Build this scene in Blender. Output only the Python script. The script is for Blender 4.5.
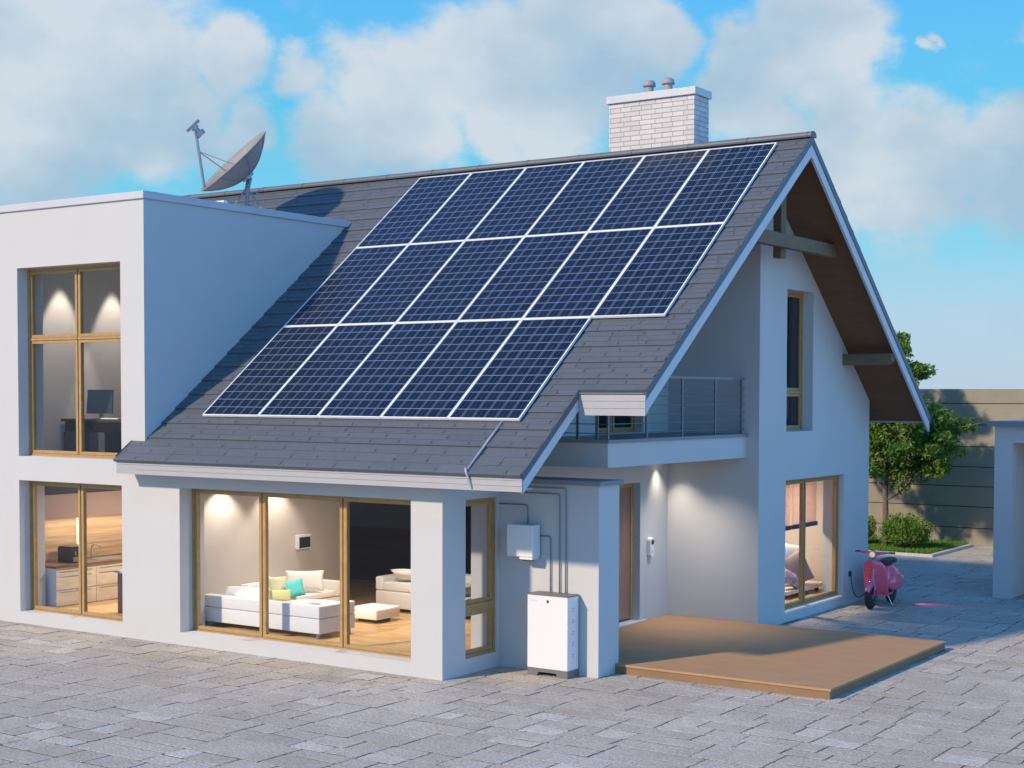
import bpy, bmesh, math, random
from mathutils import Vector, Matrix
R = math.radians
random.seed(7)
for o in list(bpy.data.objects): bpy.data.objects.remove(o)
sc = bpy.context.scene
COL = sc.collection

# ------------------------------------------------------------------ camera
CR = Vector((0.8338783, 0.55193996, 0.00304156)); CU = Vector((-0.02272251, 0.02882252, 0.99932625)); CF = Vector((-0.55148043, 0.83338559, -0.03657594))
CP = Vector((11.946, -15.571, 3.8)); PPX, PPY, FL = 546.101, 449.244, 1482.634
cd = bpy.data.cameras.new('camera'); cam = bpy.data.objects.new('camera', cd); COL.objects.link(cam)
m = Matrix.Identity(4)
for i in range(3): m[i][0] = CR[i]; m[i][1] = CU[i]; m[i][2] = -CF[i]; m[i][3] = CP[i]
cam.matrix_world = m
cd.sensor_width = 36; cd.lens = FL/1024*36; cd.shift_x = (512-PPX)/1024; cd.shift_y = (PPY-384)/1024
cd.clip_end = 3000; cd.clip_start = .1
sc.camera = cam
sc.render.engine = 'CYCLES'
sc.cycles.use_denoising = True
sc.cycles.max_bounces = 10; sc.cycles.transparent_max_bounces = 16; sc.cycles.glossy_bounces = 4; sc.cycles.diffuse_bounces = 3
sc.cycles.sample_clamp_indirect = 6
sc.view_settings.view_transform = 'Standard'; sc.view_settings.look = 'None'; sc.view_settings.gamma = 1
sc.view_settings.exposure = 0.0

# ------------------------------------------------------------------ sun + sky
SUN_D = Vector((.40, 1.0, -.65)).normalized()
SUN_EL = math.asin(-SUN_D.z); SUN_ROT = math.atan2(-SUN_D.x, -SUN_D.y)
sl = bpy.data.lights.new('sun', 'SUN'); sl.energy = 4.4; sl.angle = R(2.6); sl.color = (1.0, .795, .565)
so = bpy.data.objects.new('sun', sl); COL.objects.link(so)
so.rotation_euler = SUN_D.to_track_quat('-Z', 'Y').to_euler(); so.location = (-8, -20, 15)

def pixdir(px, py): return (CF + CR*((px-PPX)/FL) - CU*((py-PPY)/FL)).normalized()
W = bpy.data.worlds.new('World'); sc.world = W; W.use_nodes = True
nt = W.node_tree; nt.nodes.clear()
def N(tree, t, **k):
    n = tree.nodes.new(t)
    for a, b in k.items(): setattr(n, a, b)
    return n
def L(tree, a, b): tree.links.new(a, b)
def MATH(tree, op, a, b=None, c=None, clamp=False):
    n = N(tree, 'ShaderNodeMath', operation=op, use_clamp=clamp)
    for i, v in enumerate((a, b, c)):
        if v is None: continue
        if isinstance(v, (int, float)): n.inputs[i].default_value = v
        else: L(tree, v, n.inputs[i])
    return n.outputs[0]
def RAMP(tree, fac, stops, interp='LINEAR'):
    n = N(tree, 'ShaderNodeValToRGB'); cr = n.color_ramp; cr.interpolation = interp
    while len(cr.elements) > 1: cr.elements.remove(cr.elements[-1])
    cr.elements[0].position = stops[0][0]; cr.elements[0].color = (*stops[0][1], 1)
    for p, c in stops[1:]:
        e = cr.elements.new(p); e.color = (*c, 1)
    if fac is not None: L(tree, fac, n.inputs[0])
    return n.outputs[0]
def MIX(tree, fac, a, b, mode='MIX'):
    n = N(tree, 'ShaderNodeMix', data_type='RGBA', blend_type=mode)
    for i, v in ((0, fac), (6, a), (7, b)):
        if isinstance(v, (int, float)): n.inputs[i].default_value = v
        elif isinstance(v, tuple): n.inputs[i].default_value = (*v, 1)
        else: L(tree, v, n.inputs[i])
    return n.outputs[2]
def NOISE(tree, vec, scale, detail=4, rough=.55, dist=0, out=0):
    n = N(tree, 'ShaderNodeTexNoise'); n.inputs['Scale'].default_value = scale; n.inputs['Detail'].default_value = detail
    n.inputs['Roughness'].default_value = rough; n.inputs['Distortion'].default_value = dist
    if vec is not None: L(tree, vec, n.inputs['Vector'])
    return n.outputs[out]
tc = N(nt, 'ShaderNodeTexCoord'); D = tc.outputs['Generated']
sky = N(nt, 'ShaderNodeTexSky', sky_type='NISHITA', sun_disc=False, sun_elevation=SUN_EL, sun_rotation=SUN_ROT, air_density=1.6, dust_density=.4, ozone_density=3.0)
sep = N(nt, 'ShaderNodeSeparateXYZ'); L(nt, D, sep.inputs[0])
el = MATH(nt, 'MULTIPLY', sep.outputs[2], 1.0)
grad = RAMP(nt, el, [(0.0, (.39, .55, .72)), (.05, (.36, .55, .74)), (.10, (.17, .56, .78)), (.17, (.085, .52, .77)), (.30, (.08, .41, .90)), (.6, (.055, .29, .80)), (1, (.045, .23, .70))])
gs = N(nt, 'ShaderNodeVectorMath', operation='SCALE'); L(nt, grad, gs.inputs[0]); gs.inputs['Scale'].default_value = 9.2
base = MIX(nt, .88, sky.outputs[0], gs.outputs[0])
# clouds: soft lobes in fixed compass directions broken up by noise
dn = N(nt, 'ShaderNodeVectorMath', operation='MULTIPLY'); L(nt, D, dn.inputs[0]); dn.inputs[1].default_value = (1, 1, 1.5)
wn = NOISE(nt, dn.outputs[0], 9, 6, .6, 0, 1)
wv = N(nt, 'ShaderNodeVectorMath', operation='MULTIPLY_ADD'); L(nt, wn, wv.inputs[0]); wv.inputs[1].default_value = (.07,)*3; wv.inputs[2].default_value = (-.035,)*3
ws = N(nt, 'ShaderNodeVectorMath', operation='ADD'); L(nt, D, ws.inputs[0]); L(nt, wv.outputs[0], ws.inputs[1])
blobs = [(60, 60, 165, 1), (-30, 130, 130, .9), (150, 120, 90, .9), (215, 150, 55, .45), (20, 195, 60, .6), (222, 55, 50, .7), (245, 118, 42, .6),
         (400, 105, 95, .95), (330, 130, 60, .75), (480, 60, 90, 1), (500, 135, 48, .8), (570, 40, 105, 1), (640, 40, 60, .9), (560, 120, 70, .8), (298, 84, 38, .6),
         (800, 42, 84, 1), (850, 30, 70, 1), (745, 80, 70, .75), (735, 40, 50, .8), (830, 75, 60, .9), (930, 49, 13, .62), (942, 44, 10, .6),
         (850, 156, 78, .85), (780, 150, 60, .8), (920, 172, 80, .95), (1010, 150, 70, .95), (900, 205, 80, .55), (1000, 205, 70, .55), (1035, 25, 28, .8)]
acc = None
for (px, py, r, s) in blobs:
    d = N(nt, 'ShaderNodeVectorMath', operation='DISTANCE'); L(nt, ws.outputs[0], d.inputs[0]); d.inputs[1].default_value = pixdir(px, py)
    v = MATH(nt, 'MULTIPLY_ADD', d.outputs['Value'], -s*1.15/(r/FL), s*1.15)
    acc = v if acc is None else MATH(nt, 'SMOOTH_MAX', acc, v, .12)
# elsewhere in the sky the same kind of cumulus from plain noise
big = NOISE(nt, dn.outputs[0], 3.2, 5, .55)
dc = N(nt, 'ShaderNodeVectorMath', operation='DISTANCE'); L(nt, D, dc.inputs[0]); dc.inputs[1].default_value = pixdir(512, 200)
away = MATH(nt, 'MULTIPLY_ADD', dc.outputs['Value'], 4.0, -2.1, True)
els = MATH(nt, 'MULTIPLY_ADD', big, 5.0, -2.95)
els = MATH(nt, 'MULTIPLY', MATH(nt, 'MAXIMUM', els, 0.0), away)
acc = MATH(nt, 'MAXIMUM', MATH(nt, 'MINIMUM', acc, 1.0), els)
fine = NOISE(nt, dn.outputs[0], 17, 10, .60)
dens = MATH(nt, 'ADD', acc, MATH(nt, 'MULTIPLY_ADD', fine, .95, -.44))
mr = N(nt, 'ShaderNodeMapRange', interpolation_type='SMOOTHSTEP'); L(nt, dens, mr.inputs[0]); mr.inputs[1].default_value = .08; mr.inputs[2].default_value = .50; mr.inputs[4].default_value = .93
# lit tops / greyer undersides: density sampled slightly above
offs = N(nt, 'ShaderNodeVectorMath', operation='ADD'); L(nt, dn.outputs[0], offs.inputs[0]); offs.inputs[1].default_value = (0, 0, .05)
sh = MATH(nt, 'ADD', NOISE(nt, offs.outputs[0], 9, 5, .5), MATH(nt, 'MULTIPLY_ADD', sep.outputs[2], .7, -.13))
cc = RAMP(nt, sh, [(.36, (.40, .56, .71)), (.50, (.54, .65, .75)), (.62, (.68, .74, .80))])
lowc = MATH(nt, 'MULTIPLY_ADD', sep.outputs[2], 9.0, .15, True)
cc = MIX(nt, lowc, (.43, .60, .74), cc)
cs = N(nt, 'ShaderNodeVectorMath', operation='SCALE'); L(nt, cc, cs.inputs[0]); cs.inputs['Scale'].default_value = 7.9
skc = MIX(nt, mr.outputs[0], base, cs.outputs[0])
# brightening and blue tint added to the eastern sky, to lift the shaded gable
east = MATH(nt, 'MULTIPLY', MATH(nt, 'MULTIPLY_ADD', sep.outputs[0], 1.4, -.05, True), MATH(nt, 'MULTIPLY_ADD', sep.outputs[2], -1.1, 1.0, True))
es = N(nt, 'ShaderNodeVectorMath', operation='SCALE'); L(nt, skc, es.inputs[0]); L(nt, MATH(nt, 'MULTIPLY_ADD', east, 1.0, 1.0), es.inputs['Scale'])
skc = MIX(nt, MATH(nt, 'MULTIPLY', east, .8), es.outputs[0], MIX(nt, 1.0, es.outputs[0], (.96, 1.04, 1.18), 'MULTIPLY'))
bg = N(nt, 'ShaderNodeBackground'); L(nt, skc, bg.inputs[0]); bg.inputs[1].default_value = .124
wo = N(nt, 'ShaderNodeOutputWorld'); L(nt, bg.outputs[0], wo.inputs[0])

# ------------------------------------------------------------------ materials
def mat(name, col, rough=.6, metal=0, spec=.5, noise=None, bump=None, coord='Object', emit=None):
    """noise=(scale, amount) brightness variation; bump=(scale, strength, distance)"""
    M = bpy.data.materials.new(name); M.use_nodes = True; t = M.node_tree; b = t.nodes['Principled BSDF']
    b.inputs['Roughness'].default_value = rough; b.inputs['Metallic'].default_value = metal; b.inputs['Specular IOR Level'].default_value = spec
    b.inputs['Base Color'].default_value = (*col, 1)
    c = N(t, 'ShaderNodeTexCoord').outputs[coord]
    if noise:
        n = NOISE(t, c, noise[0], 5, .6)
        lo = tuple(x*(1-noise[1]) for x in col); hi = tuple(min(1, x*(1+noise[1])) for x in col)
        L(t, RAMP(t, n, [(.3, lo), (.7, hi)]), b.inputs['Base Color'])
    if bump:
        n = NOISE(t, c, bump[0], 4, .6)
        bn = N(t, 'ShaderNodeBump'); bn.inputs['Strength'].default_value = bump[1]; bn.inputs['Distance'].default_value = bump[2]
        L(t, n, bn.inputs['Height']); L(t, bn.outputs[0], b.inputs['Normal'])
    if emit:
        b.inputs['Emission Color'].default_value = (*emit[0], 1); b.inputs['Emission Strength'].default_value = emit[1]
    return M
M_wall = mat('white_render', (.51, .51, .517), .85, noise=(1.3, .02), bump=(90, .25, .004))
M_inner = mat('interior_plaster', (.54, .475, .43), .9, bump=(60, .15, .003))
M_revl = mat('interior_white', (.78, .77, .76), .9)
M_coping = mat('coping_metal', (.50, .51, .55), .45, .0, noise=(2, .04))
M_fascia = mat('fascia_boards', (.345, .35, .375), .6, noise=(6, .03))
M_barge = mat('barge_board_paint', (.50, .53, .58), .55, noise=(4, .03))
M_verge = mat('verge_trim', (.085, .10, .13), .5)
M_dark = mat('unlit_room_dark', (.034, .020, .015), .9, spec=.1)  # near black paint stands in for the unlit depth of the rooms
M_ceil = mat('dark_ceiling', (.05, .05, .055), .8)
M_black = mat('black_plastic', (.02, .02, .022), .4)
M_white = mat('white_enamel', (.72, .72, .74), .35)
M_grey = mat('grey_enamel', (.16, .15, .16), .45)
M_steel = mat('galvanised_steel', (.34, .35, .38), .38, .8)
M_rail = mat('railing_paint', (.17, .19, .23), .4, .4)
M_soft = mat('sofa_fabric', (.82, .79, .77), .9, bump=(220, .3, .002))
M_cyan = mat('turquoise_fabric', (.10, .52, .52), .9)
M_lime = mat('lime_fabric', (.62, .60, .30), .9)
M_green2 = mat('straw_fabric', (.70, .66, .42), .9)
M_pipe = mat('conduit_grey', (.22, .24, .28), .5)
M_conduit = mat('conduit_zinc', (.36, .38, .42), .45)
M_ridge = mat('ridge_tile', (.105, .118, .142), .55, noise=(20, .08))
M_copd = mat('dark_coping', (.20, .22, .26), .5)
M_kerb = mat('kerb_concrete', (.50, .50, .49), .85, noise=(8, .08))
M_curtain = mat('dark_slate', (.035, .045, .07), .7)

def wood(name, c1, c2, scale=(1, 14, 14), rough=.5):
    M = bpy.data.materials.new(name); M.use_nodes = True; t = M.node_tree; b = t.nodes['Principled BSDF']
    c = N(t, 'ShaderNodeTexCoord').outputs['Object']; mp = N(t, 'ShaderNodeMapping'); L(t, c, mp.inputs[0]); mp.inputs['Scale'].default_value = scale
    n = NOISE(t, mp.outputs[0], 1.6, 6, .6, .6)
    L(t, RAMP(t, n, [(.32, c1), (.68, c2)]), b.inputs['Base Color']); b.inputs['Roughness'].default_value = rough
    bn = N(t, 'ShaderNodeBump'); bn.inputs['Strength'].default_value = .2; bn.inputs['Distance'].default_value = .004; L(t, n, bn.inputs['Height']); L(t, bn.outputs[0], b.inputs['Normal'])
    return M
M_frame = wood('oak_window_frame', (.34, .205, .078), (.43, .27, .115), (6, 6, 6), .45)
M_soffit = wood('brown_soffit', (.125, .064, .030), (.155, .082, .040), (1, 5, 5), .7)
M_beam = wood('grey_brown_beam', (.125, .088, .052), (.175, .125, .075), (2, 12, 12), .7)
M_door = wood('reddish_door', (.24, .13, .10), (.34, .19, .14), (6, 6, 1), .5)
M_floor = wood('parquet', (.52, .31, .12), (.76, .52, .26), (1.2, 7, 1), .35)
M_lightwood = wood('light_oak', (.62, .54, .44), (.76, .69, .58), (5, 2, 9), .5)
M_backsplash = wood('walnut_panel', (.26, .16, .09), (.48, .34, .21), (1, .35, 9), .5)
M_deskt = wood('dark_desk', (.03, .022, .024), (.05, .035, .035), (3, 3, 3), .5)
M_countertop = wood('walnut_top', (.14, .075, .04), (.24, .14, .08), (4, 2, 6), .4)

def glass(name, tint=(.93, .95, .97), ior=1.45):
    M = bpy.data.materials.new(name); M.use_nodes = True; t = M.node_tree; t.nodes.clear()
    fr = N(t, 'ShaderNodeFresnel'); fr.inputs[0].default_value = ior; ge = N(t, 'ShaderNodeNewGeometry')
    tr = N(t, 'ShaderNodeBsdfTransparent'); tr.inputs[0].default_value = (*tint, 1)
    gl = N(t, 'ShaderNodeBsdfGlossy'); gl.inputs['Roughness'].default_value = .01; gl.inputs['Color'].default_value = (.9, .95, 1, 1)
    mx = N(t, 'ShaderNodeMixShader'); o = N(t, 'ShaderNodeOutputMaterial')
    L(t, MATH(t, 'MULTIPLY', fr.outputs[0], MATH(t, 'SUBTRACT', 1.0, ge.outputs['Backfacing'])), mx.inputs[0]); L(t, tr.outputs[0], mx.inputs[1]); L(t, gl.outputs[0], mx.inputs[2]); L(t, mx.outputs[0], o.inputs[0])
    return M
M_glass = glass('window_glass')
M_glassd = glass('tinted_glass', (.55, .60, .68), 1.6)

def attr_mat(name, attr, ramp, rough, speck=None, bump=None, spec=.4):
    M = bpy.data.materials.new(name); M.use_nodes = True; t = M.node_tree; b = t.nodes['Principled BSDF']
    a = N(t, 'ShaderNodeAttribute', attribute_name=attr); sp = N(t, 'ShaderNodeSeparateColor'); L(t, a.outputs['Color'], sp.inputs[0])
    c = N(t, 'ShaderNodeTexCoord').outputs['Object']
    col = RAMP(t, sp.outputs[0], ramp)
    if speck:
        for (s, lo, hi, f) in speck:
            n = NOISE(t, c, s, 3, .7)
            col = MIX(t, f, col, RAMP(t, n, [(.38, lo), (.62, hi)]), 'MULTIPLY')
    L(t, col, b.inputs['Base Color']); b.inputs['Roughness'].default_value = rough; b.inputs['Specular IOR Level'].default_value = spec
    if bump:
        h = NOISE(t, c, bump[0], 6, .65)
        bn = N(t, 'ShaderNodeBump'); bn.inputs['Strength'].default_value = bump[1]; bn.inputs['Distance'].default_value = bump[2]
        L(t, h, bn.inputs['Height']); L(t, bn.outputs[0], b.inputs['Normal'])
    return M
M_tile = attr_mat('slate_roof_tile', 'tone', [(0, (.040, .046, .055)), (.02, (.040, .046, .055)), (.04, (.094, .108, .126)), (.5, (.105, .121, .141)), (1, (.117, .132, .155))], .55,
                  [(14, (.88,)*3, (1,)*3, .7), (160, (.8,)*3, (1,)*3, .5)], (120, .25, .004))
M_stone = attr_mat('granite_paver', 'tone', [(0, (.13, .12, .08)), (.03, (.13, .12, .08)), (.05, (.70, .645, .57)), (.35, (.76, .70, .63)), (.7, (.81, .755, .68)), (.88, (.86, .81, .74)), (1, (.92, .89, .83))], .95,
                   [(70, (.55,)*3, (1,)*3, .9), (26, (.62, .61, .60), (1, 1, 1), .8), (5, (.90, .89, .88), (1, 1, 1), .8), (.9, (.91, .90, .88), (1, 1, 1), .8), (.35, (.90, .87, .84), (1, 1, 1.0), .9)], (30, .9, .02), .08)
M_joint = mat('mossy_joint_sand', (.17, .15, .11), .95, noise=(3, .3))
M_brick = bpy.data.materials.new('white_brick'); M_brick.use_nodes = True
def brick_setup():
    t = M_brick.node_tree; b = t.nodes['Principled BSDF']; c = N(t, 'ShaderNodeTexCoord').outputs['Object']
    sx = N(t, 'ShaderNodeSeparateXYZ'); L(t, c, sx.inputs[0])
    cb = N(t, 'ShaderNodeCombineXYZ'); L(t, MATH(t, 'ADD', sx.outputs[0], sx.outputs[1]), cb.inputs[0]); L(t, sx.outputs[2], cb.inputs[1])
    br = N(t, 'ShaderNodeTexBrick'); L(t, cb.outputs[0], br.inputs['Vector']); br.offset = .45; br.squash = 1.5; br.squash_frequency = 2
    br.inputs['Color1'].default_value = (.58, .56, .56, 1); br.inputs['Color2'].default_value = (.49, .47, .475, 1); br.inputs['Mortar'].default_value = (.30, .29, .29, 1)
    br.inputs['Scale'].default_value = 1; br.inputs['Brick Width'].default_value = .20; br.inputs['Row Height'].default_value = .0815; br.inputs['Mortar Size'].default_value = .006; br.inputs['Mortar Smooth'].default_value = .2
    L(t, br.outputs['Color'], b.inputs['Base Color']); b.inputs['Roughness'].default_value = .8
    bn = N(t, 'ShaderNodeBump'); bn.invert = True; bn.inputs['Strength'].default_value = .8; bn.inputs['Distance'].default_value = .01
    L(t, br.outputs['Fac'], bn.inputs['Height']); L(t, bn.outputs[0], b.inputs['Normal'])
brick_setup()
M_concrete = bpy.data.materials.new('board_concrete'); M_concrete.use_nodes = True
def conc_setup():
    t = M_concrete.node_tree; b = t.nodes['Principled BSDF']; c = N(t, 'ShaderNodeTexCoord').outputs['Object']
    n1 = NOISE(t, c, .8, 6, .6); n2 = NOISE(t, c, 12, 5, .6)
    col = RAMP(t, n1, [(.3, (.245, .222, .168)), (.7, (.31, .275, .21))]); col = MIX(t, .5, col, RAMP(t, n2, [(.3, (.85,)*3), (.7, (1,)*3)]), 'MULTIPLY')
    v = N(t, 'ShaderNodeTexVoronoi'); L(t, c, v.inputs['Vector']); v.inputs['Scale'].default_value = .9
    spot = MATH(t, 'LESS_THAN', v.outputs['Distance'], .028)
    col = MIX(t, spot, col, (.08, .065, .05))
    L(t, col, b.inputs['Base Color']); b.inputs['Roughness'].default_value = .85
conc_setup()

# solar cells, mapped in panel-local metres
M_cells = bpy.data.materials.new('solar_cells'); M_cells.use_nodes = True
def cells_setup():
    t = M_cells.node_tree; b = t.nodes['Principled BSDF']; c = N(t, 'ShaderNodeTexCoord').outputs['UV']
    s = N(t, 'ShaderNodeSeparateXYZ'); L(t, c, s.inputs[0])
    def line(x, n, w):      # 1 on a line of half width w (in cell units) at every cell edge
        f = MATH(t, 'FRACT', MATH(t, 'MULTIPLY', x, n)); e = MATH(t, 'ABSOLUTE', MATH(t, 'SUBTRACT', f, .5))
        return MATH(t, 'GREATER_THAN', e, .5-w)
    gx = line(s.outputs[0], 6.0, .020); gy = line(s.outputs[1], 12.0, .026); bb = line(MATH(t, 'ADD', s.outputs[0], .0278), 18.0, .045)
    grid = MATH(t, 'MAXIMUM', gx, gy)
    wn_ = N(t, 'ShaderNodeTexWhiteNoise', noise_dimensions='2D'); cb = N(t, 'ShaderNodeCombineXYZ')
    L(t, MATH(t, 'FLOOR', MATH(t, 'MULTIPLY', s.outputs[0], 6.0)), cb.inputs[0]); L(t, MATH(t, 'FLOOR', MATH(t, 'MULTIPLY', s.outputs[1], 12.0)), cb.inputs[1]); L(t, cb.outputs[0], wn_.inputs['Vector'])
    col = MIX(t, wn_.outputs['Value'], (.004, .008, .024), (.007, .013, .036))
    col = MIX(t, MATH(t, 'MULTIPLY', bb, .5), col, (.13, .17, .26)); col = MIX(t, MATH(t, 'MULTIPLY', grid, .85), col, (.27, .32, .42))
    L(t, col, b.inputs['Base Color']); b.inputs['Roughness'].default_value = .22; b.inputs['Specular IOR Level'].default_value = .17
    b.inputs['Coat Weight'].default_value = .0; b.inputs['Coat Roughness'].default_value = .05
cells_setup()

# ------------------------------------------------------------------ mesh helpers
class MB:
    def __init__(s): s.v = []; s.f = []; s.tone = {}; s.uv = {}
    def add(s, vs, fs, tone=None):
        n = len(s.v); s.v += [Vector(v) for v in vs]
        for f in fs:
            if tone is not None: s.tone[len(s.f)] = tone
            s.f.append([i+n for i in f])
        return s
    def box(s, x0, x1, y0, y1, z0, z1, tone=None):
        return s.add([(x0,y0,z0),(x1,y0,z0),(x1,y1,z0),(x0,y1,z0),(x0,y0,z1),(x1,y0,z1),(x1,y1,z1),(x0,y1,z1)],
                     [(0,3,2,1),(4,5,6,7),(0,1,5,4),(1,2,6,5),(2,3,7,6),(3,0,4,7)], tone)
    def prism(s, poly, axis, a, b):
        """poly: 2-D outline; axis 'x' -> (y,z) outline swept in x, 'y' -> (x,z), 'z' -> (x,y)"""
        def P(u, v, w): return {'x': (w, u, v), 'y': (u, w, v), 'z': (u, v, w)}[axis]
        n = len(poly); vs = [P(u, v, a) for u, v in poly]+[P(u, v, b) for u, v in poly]
        return s.add(vs, [list(range(n))[::-1], list(range(n, 2*n))]+[[i, (i+1) % n, n+(i+1) % n, n+i] for i in range(n)])
    def tube(s, pts, r, n=10, cap=True, r2=None):
        pts = [Vector(p) for p in pts]; k = len(pts); rings = []
        for i, p in enumerate(pts):
            t = ((pts[min(i+1, k-1)]-p).normalized()+(p-pts[max(i-1, 0)]).normalized())
            if t.length < 1e-6: t = pts[min(i+1, k-1)]-pts[max(i-1, 0)]
            t.normalize(); q = t.to_track_quat('Z', 'Y')
            rr = r if r2 is None else r+(r2-r)*i/(k-1)
            if isinstance(r, (list, tuple)): rr = r[i]
            rings.append([p+q @ Vector((rr*math.cos(2*math.pi*j/n), rr*math.sin(2*math.pi*j/n), 0)) for j in range(n)])
        for i in range(1, k):      # keep rings aligned
            a, b = rings[i-1], rings[i]
            best = min(range(n), key=lambda o: sum((a[j]-b[(j+o) % n]).length for j in range(n)))
            rings[i] = [b[(j+best) % n] for j in range(n)]
        vs = [v for rg in rings for v in rg]; fs = []
        for i in range(k-1):
            for j in range(n): fs.append((i*n+j, i*n+(j+1) % n, (i+1)*n+(j+1) % n, (i+1)*n+j))
        if cap: fs += [list(range(n))[::-1], list(range((k-1)*n, k*n))]
        return s.add(vs, fs)
    def lathe(s, prof, n=24, M=None):
        """prof [(r,z)] around z"""
        vs = []; fs = []
        for r, z in prof:
            for j in range(n):
                v = Vector((r*math.cos(2*math.pi*j/n), r*math.sin(2*math.pi*j/n), z)); vs.append(M @ v if M else v)
        for i in range(len(prof)-1):
            for j in range(n): fs.append((i*n+j, i*n+(j+1) % n, (i+1)*n+(j+1) % n, (i+1)*n+j))
        fs.append(list(range(n))[::-1]); fs.append(list(range((len(prof)-1)*n, len(prof)*n)))
        return s.add(vs, fs)
    def loft(s, secs, n=20, e=2.4):
        """secs: [(y, zc, halfwidth, halfheight, xc)] superellipse sections along y"""
        vs = []; fs = []
        for (y, zc, a, b, *xc) in secs:
            x0 = xc[0] if xc else 0
            for j in range(n):
                t = 2*math.pi*j/n; c, q = math.cos(t), math.sin(t)
                vs.append((x0+a*math.copysign(abs(c)**(2/e), c), y, zc+b*math.copysign(abs(q)**(2/e), q)))
        for i in range(len(secs)-1):
            for j in range(n): fs.append((i*n+j, i*n+(j+1) % n, (i+1)*n+(j+1) % n, (i+1)*n+j))
        fs.append(list(range(n))); fs.append(list(range((len(secs)-1)*n, len(secs)*n)))
        return s.add(vs, fs)
    def build(s, name, material, parent=None, smooth=False, bevel=0, subsurf=0, merge=True):
        me = bpy.data.meshes.new(name); me.from_pydata([tuple(v) for v in s.v], [], s.f)
        if s.tone:
            at = me.color_attributes.new('tone', 'FLOAT_COLOR', 'CORNER')
            for p in me.polygons:
                v = s.tone.get(p.index, .5)
                for li in p.loop_indices: at.data[li].color = (v, v, v, 1)
        if s.uv:
            ul = me.uv_layers.new(name='UVMap')
            for p in me.polygons:
                if p.index in s.uv:
                    for li, c in zip(p.loop_indices, s.uv[p.index]): ul.data[li].uv = c
        if not s.tone and not s.uv and merge:
            bm = bmesh.new(); bm.from_mesh(me); bmesh.ops.remove_doubles(bm, verts=bm.verts, dist=1e-5)
            bmesh.ops.recalc_face_normals(bm, faces=bm.faces); bm.to_mesh(me); bm.free()
        me.materials.append(material)
        if smooth:
            for p in me.polygons: p.use_smooth = True
        o = bpy.data.objects.new(name, me); COL.objects.link(o)
        if parent: o.parent = parent
        if bevel:
            b = o.modifiers.new('bevel', 'BEVEL'); b.width = bevel; b.segments = 2; b.limit_method = 'ANGLE'
        if subsurf:
            b = o.modifiers.new('sub', 'SUBSURF'); b.levels = b.render_levels = subsurf
        return o
def tag(o, label=None, cat=None, group=None, kind=None):
    if label: o['label'] = label
    if cat: o['category'] = cat
    if group: o['group'] = group
    if kind: o['kind'] = kind
    return o
def thing(name, label, cat, loc=(0, 0, 0), rotz=0, group=None):
    o = bpy.data.objects.new(name, None); COL.objects.link(o); o.location = loc; o.rotation_euler = (0, 0, rotz); o.empty_display_size = .2
    return tag(o, label, cat, group)
def copy_thing(o, label, loc, rotz=None):
    r = o.copy(); COL.objects.link(r); r.location = loc; r['label'] = label
    if rotz is not None: r.rotation_euler = (0, 0, rotz)
    for c in list(o.children):
        d = c.copy(); COL.objects.link(d); d.parent = r
        for g in list(c.children):
            h = g.copy(); COL.objects.link(h); h.parent = d
    return r
def light(name, kind, loc, energy, color, parent=None, **k):
    l = bpy.data.lights.new(name, kind); l.energy = energy; l.color = color
    tgt = k.pop('to', None)
    for a, b in k.items(): setattr(l, a, b)
    o = bpy.data.objects.new(name, l); COL.objects.link(o); o.location = loc
    if tgt is not None: o.rotation_euler = (Vector(tgt)).to_track_quat('-Z', 'Y').to_euler()
    if parent: o.parent = parent
    return o

def wall_mesh(axis, c0, c1, u0, u1, z0, top, openings, breaks=()):
    """a wall slab between planes c0 (outer) and c1 (inner); top = number or function of u; openings (u0,u1,z0,z1)"""
    tf = top if callable(top) else (lambda u: top)
    us = sorted(set([u0, u1]+[v for o in openings for v in o[:2]]+list(breaks))); us = [u for u in us if u0 <= u <= u1]
    zs = sorted(set([z0]+[v for o in openings for v in o[2:] if v > z0]))
    mb = MB()
    def P(u, c, z): return (c, u, z) if axis == 'x' else (u, c, z)
    def solid(i, j):
        if i < 0 or i >= len(us)-1 or j < 0 or j >= len(zs): return False
        um = (us[i]+us[i+1])/2; za = zs[j]; zb = zs[j+1] if j+1 < len(zs) else 1e9; zm = min((za+zb)/2, za+.01)
        return not any(o[0] < um < o[1] and o[2] <= zm < o[3] for o in openings)
    def low(i): return min(tf(us[i]+1e-6), tf(us[i+1]-1e-6))
    _s = solid
    def solid(i, j): return _s(i, j) and zs[j] < low(i)-.002
    for i in range(len(us)-1):
        for j in range(len(zs)):
            if not solid(i, j): continue
            a, b = us[i], us[i+1]; za = zs[j]; last = j+1 >= len(zs) or zs[j+1] >= low(i)-.002
            zt = (tf(a), tf(b)) if last else (zs[j+1], zs[j+1])
            q = [(a, za), (b, za), (b, zt[1]), (a, zt[0])]
            mb.add([P(u, c0, z) for u, z in q], [(0, 1, 2, 3)]); mb.add([P(u, c1, z) for u, z in q], [(3, 2, 1, 0)])
            for (nb, e) in ((solid(i, j-1), (0, 1)), (solid(i+1, j), (1, 2)), (solid(i, j+1) if not last else False, (2, 3)), (solid(i-1, j), (3, 0))):
                if not nb:
                    p, r = q[e[0]], q[e[1]]
                    mb.add([P(p[0], c0, p[1]), P(r[0], c0, r[1]), P(r[0], c1, r[1]), P(p[0], c1, p[1])], [(0, 1, 2, 3)])
    return mb

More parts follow.
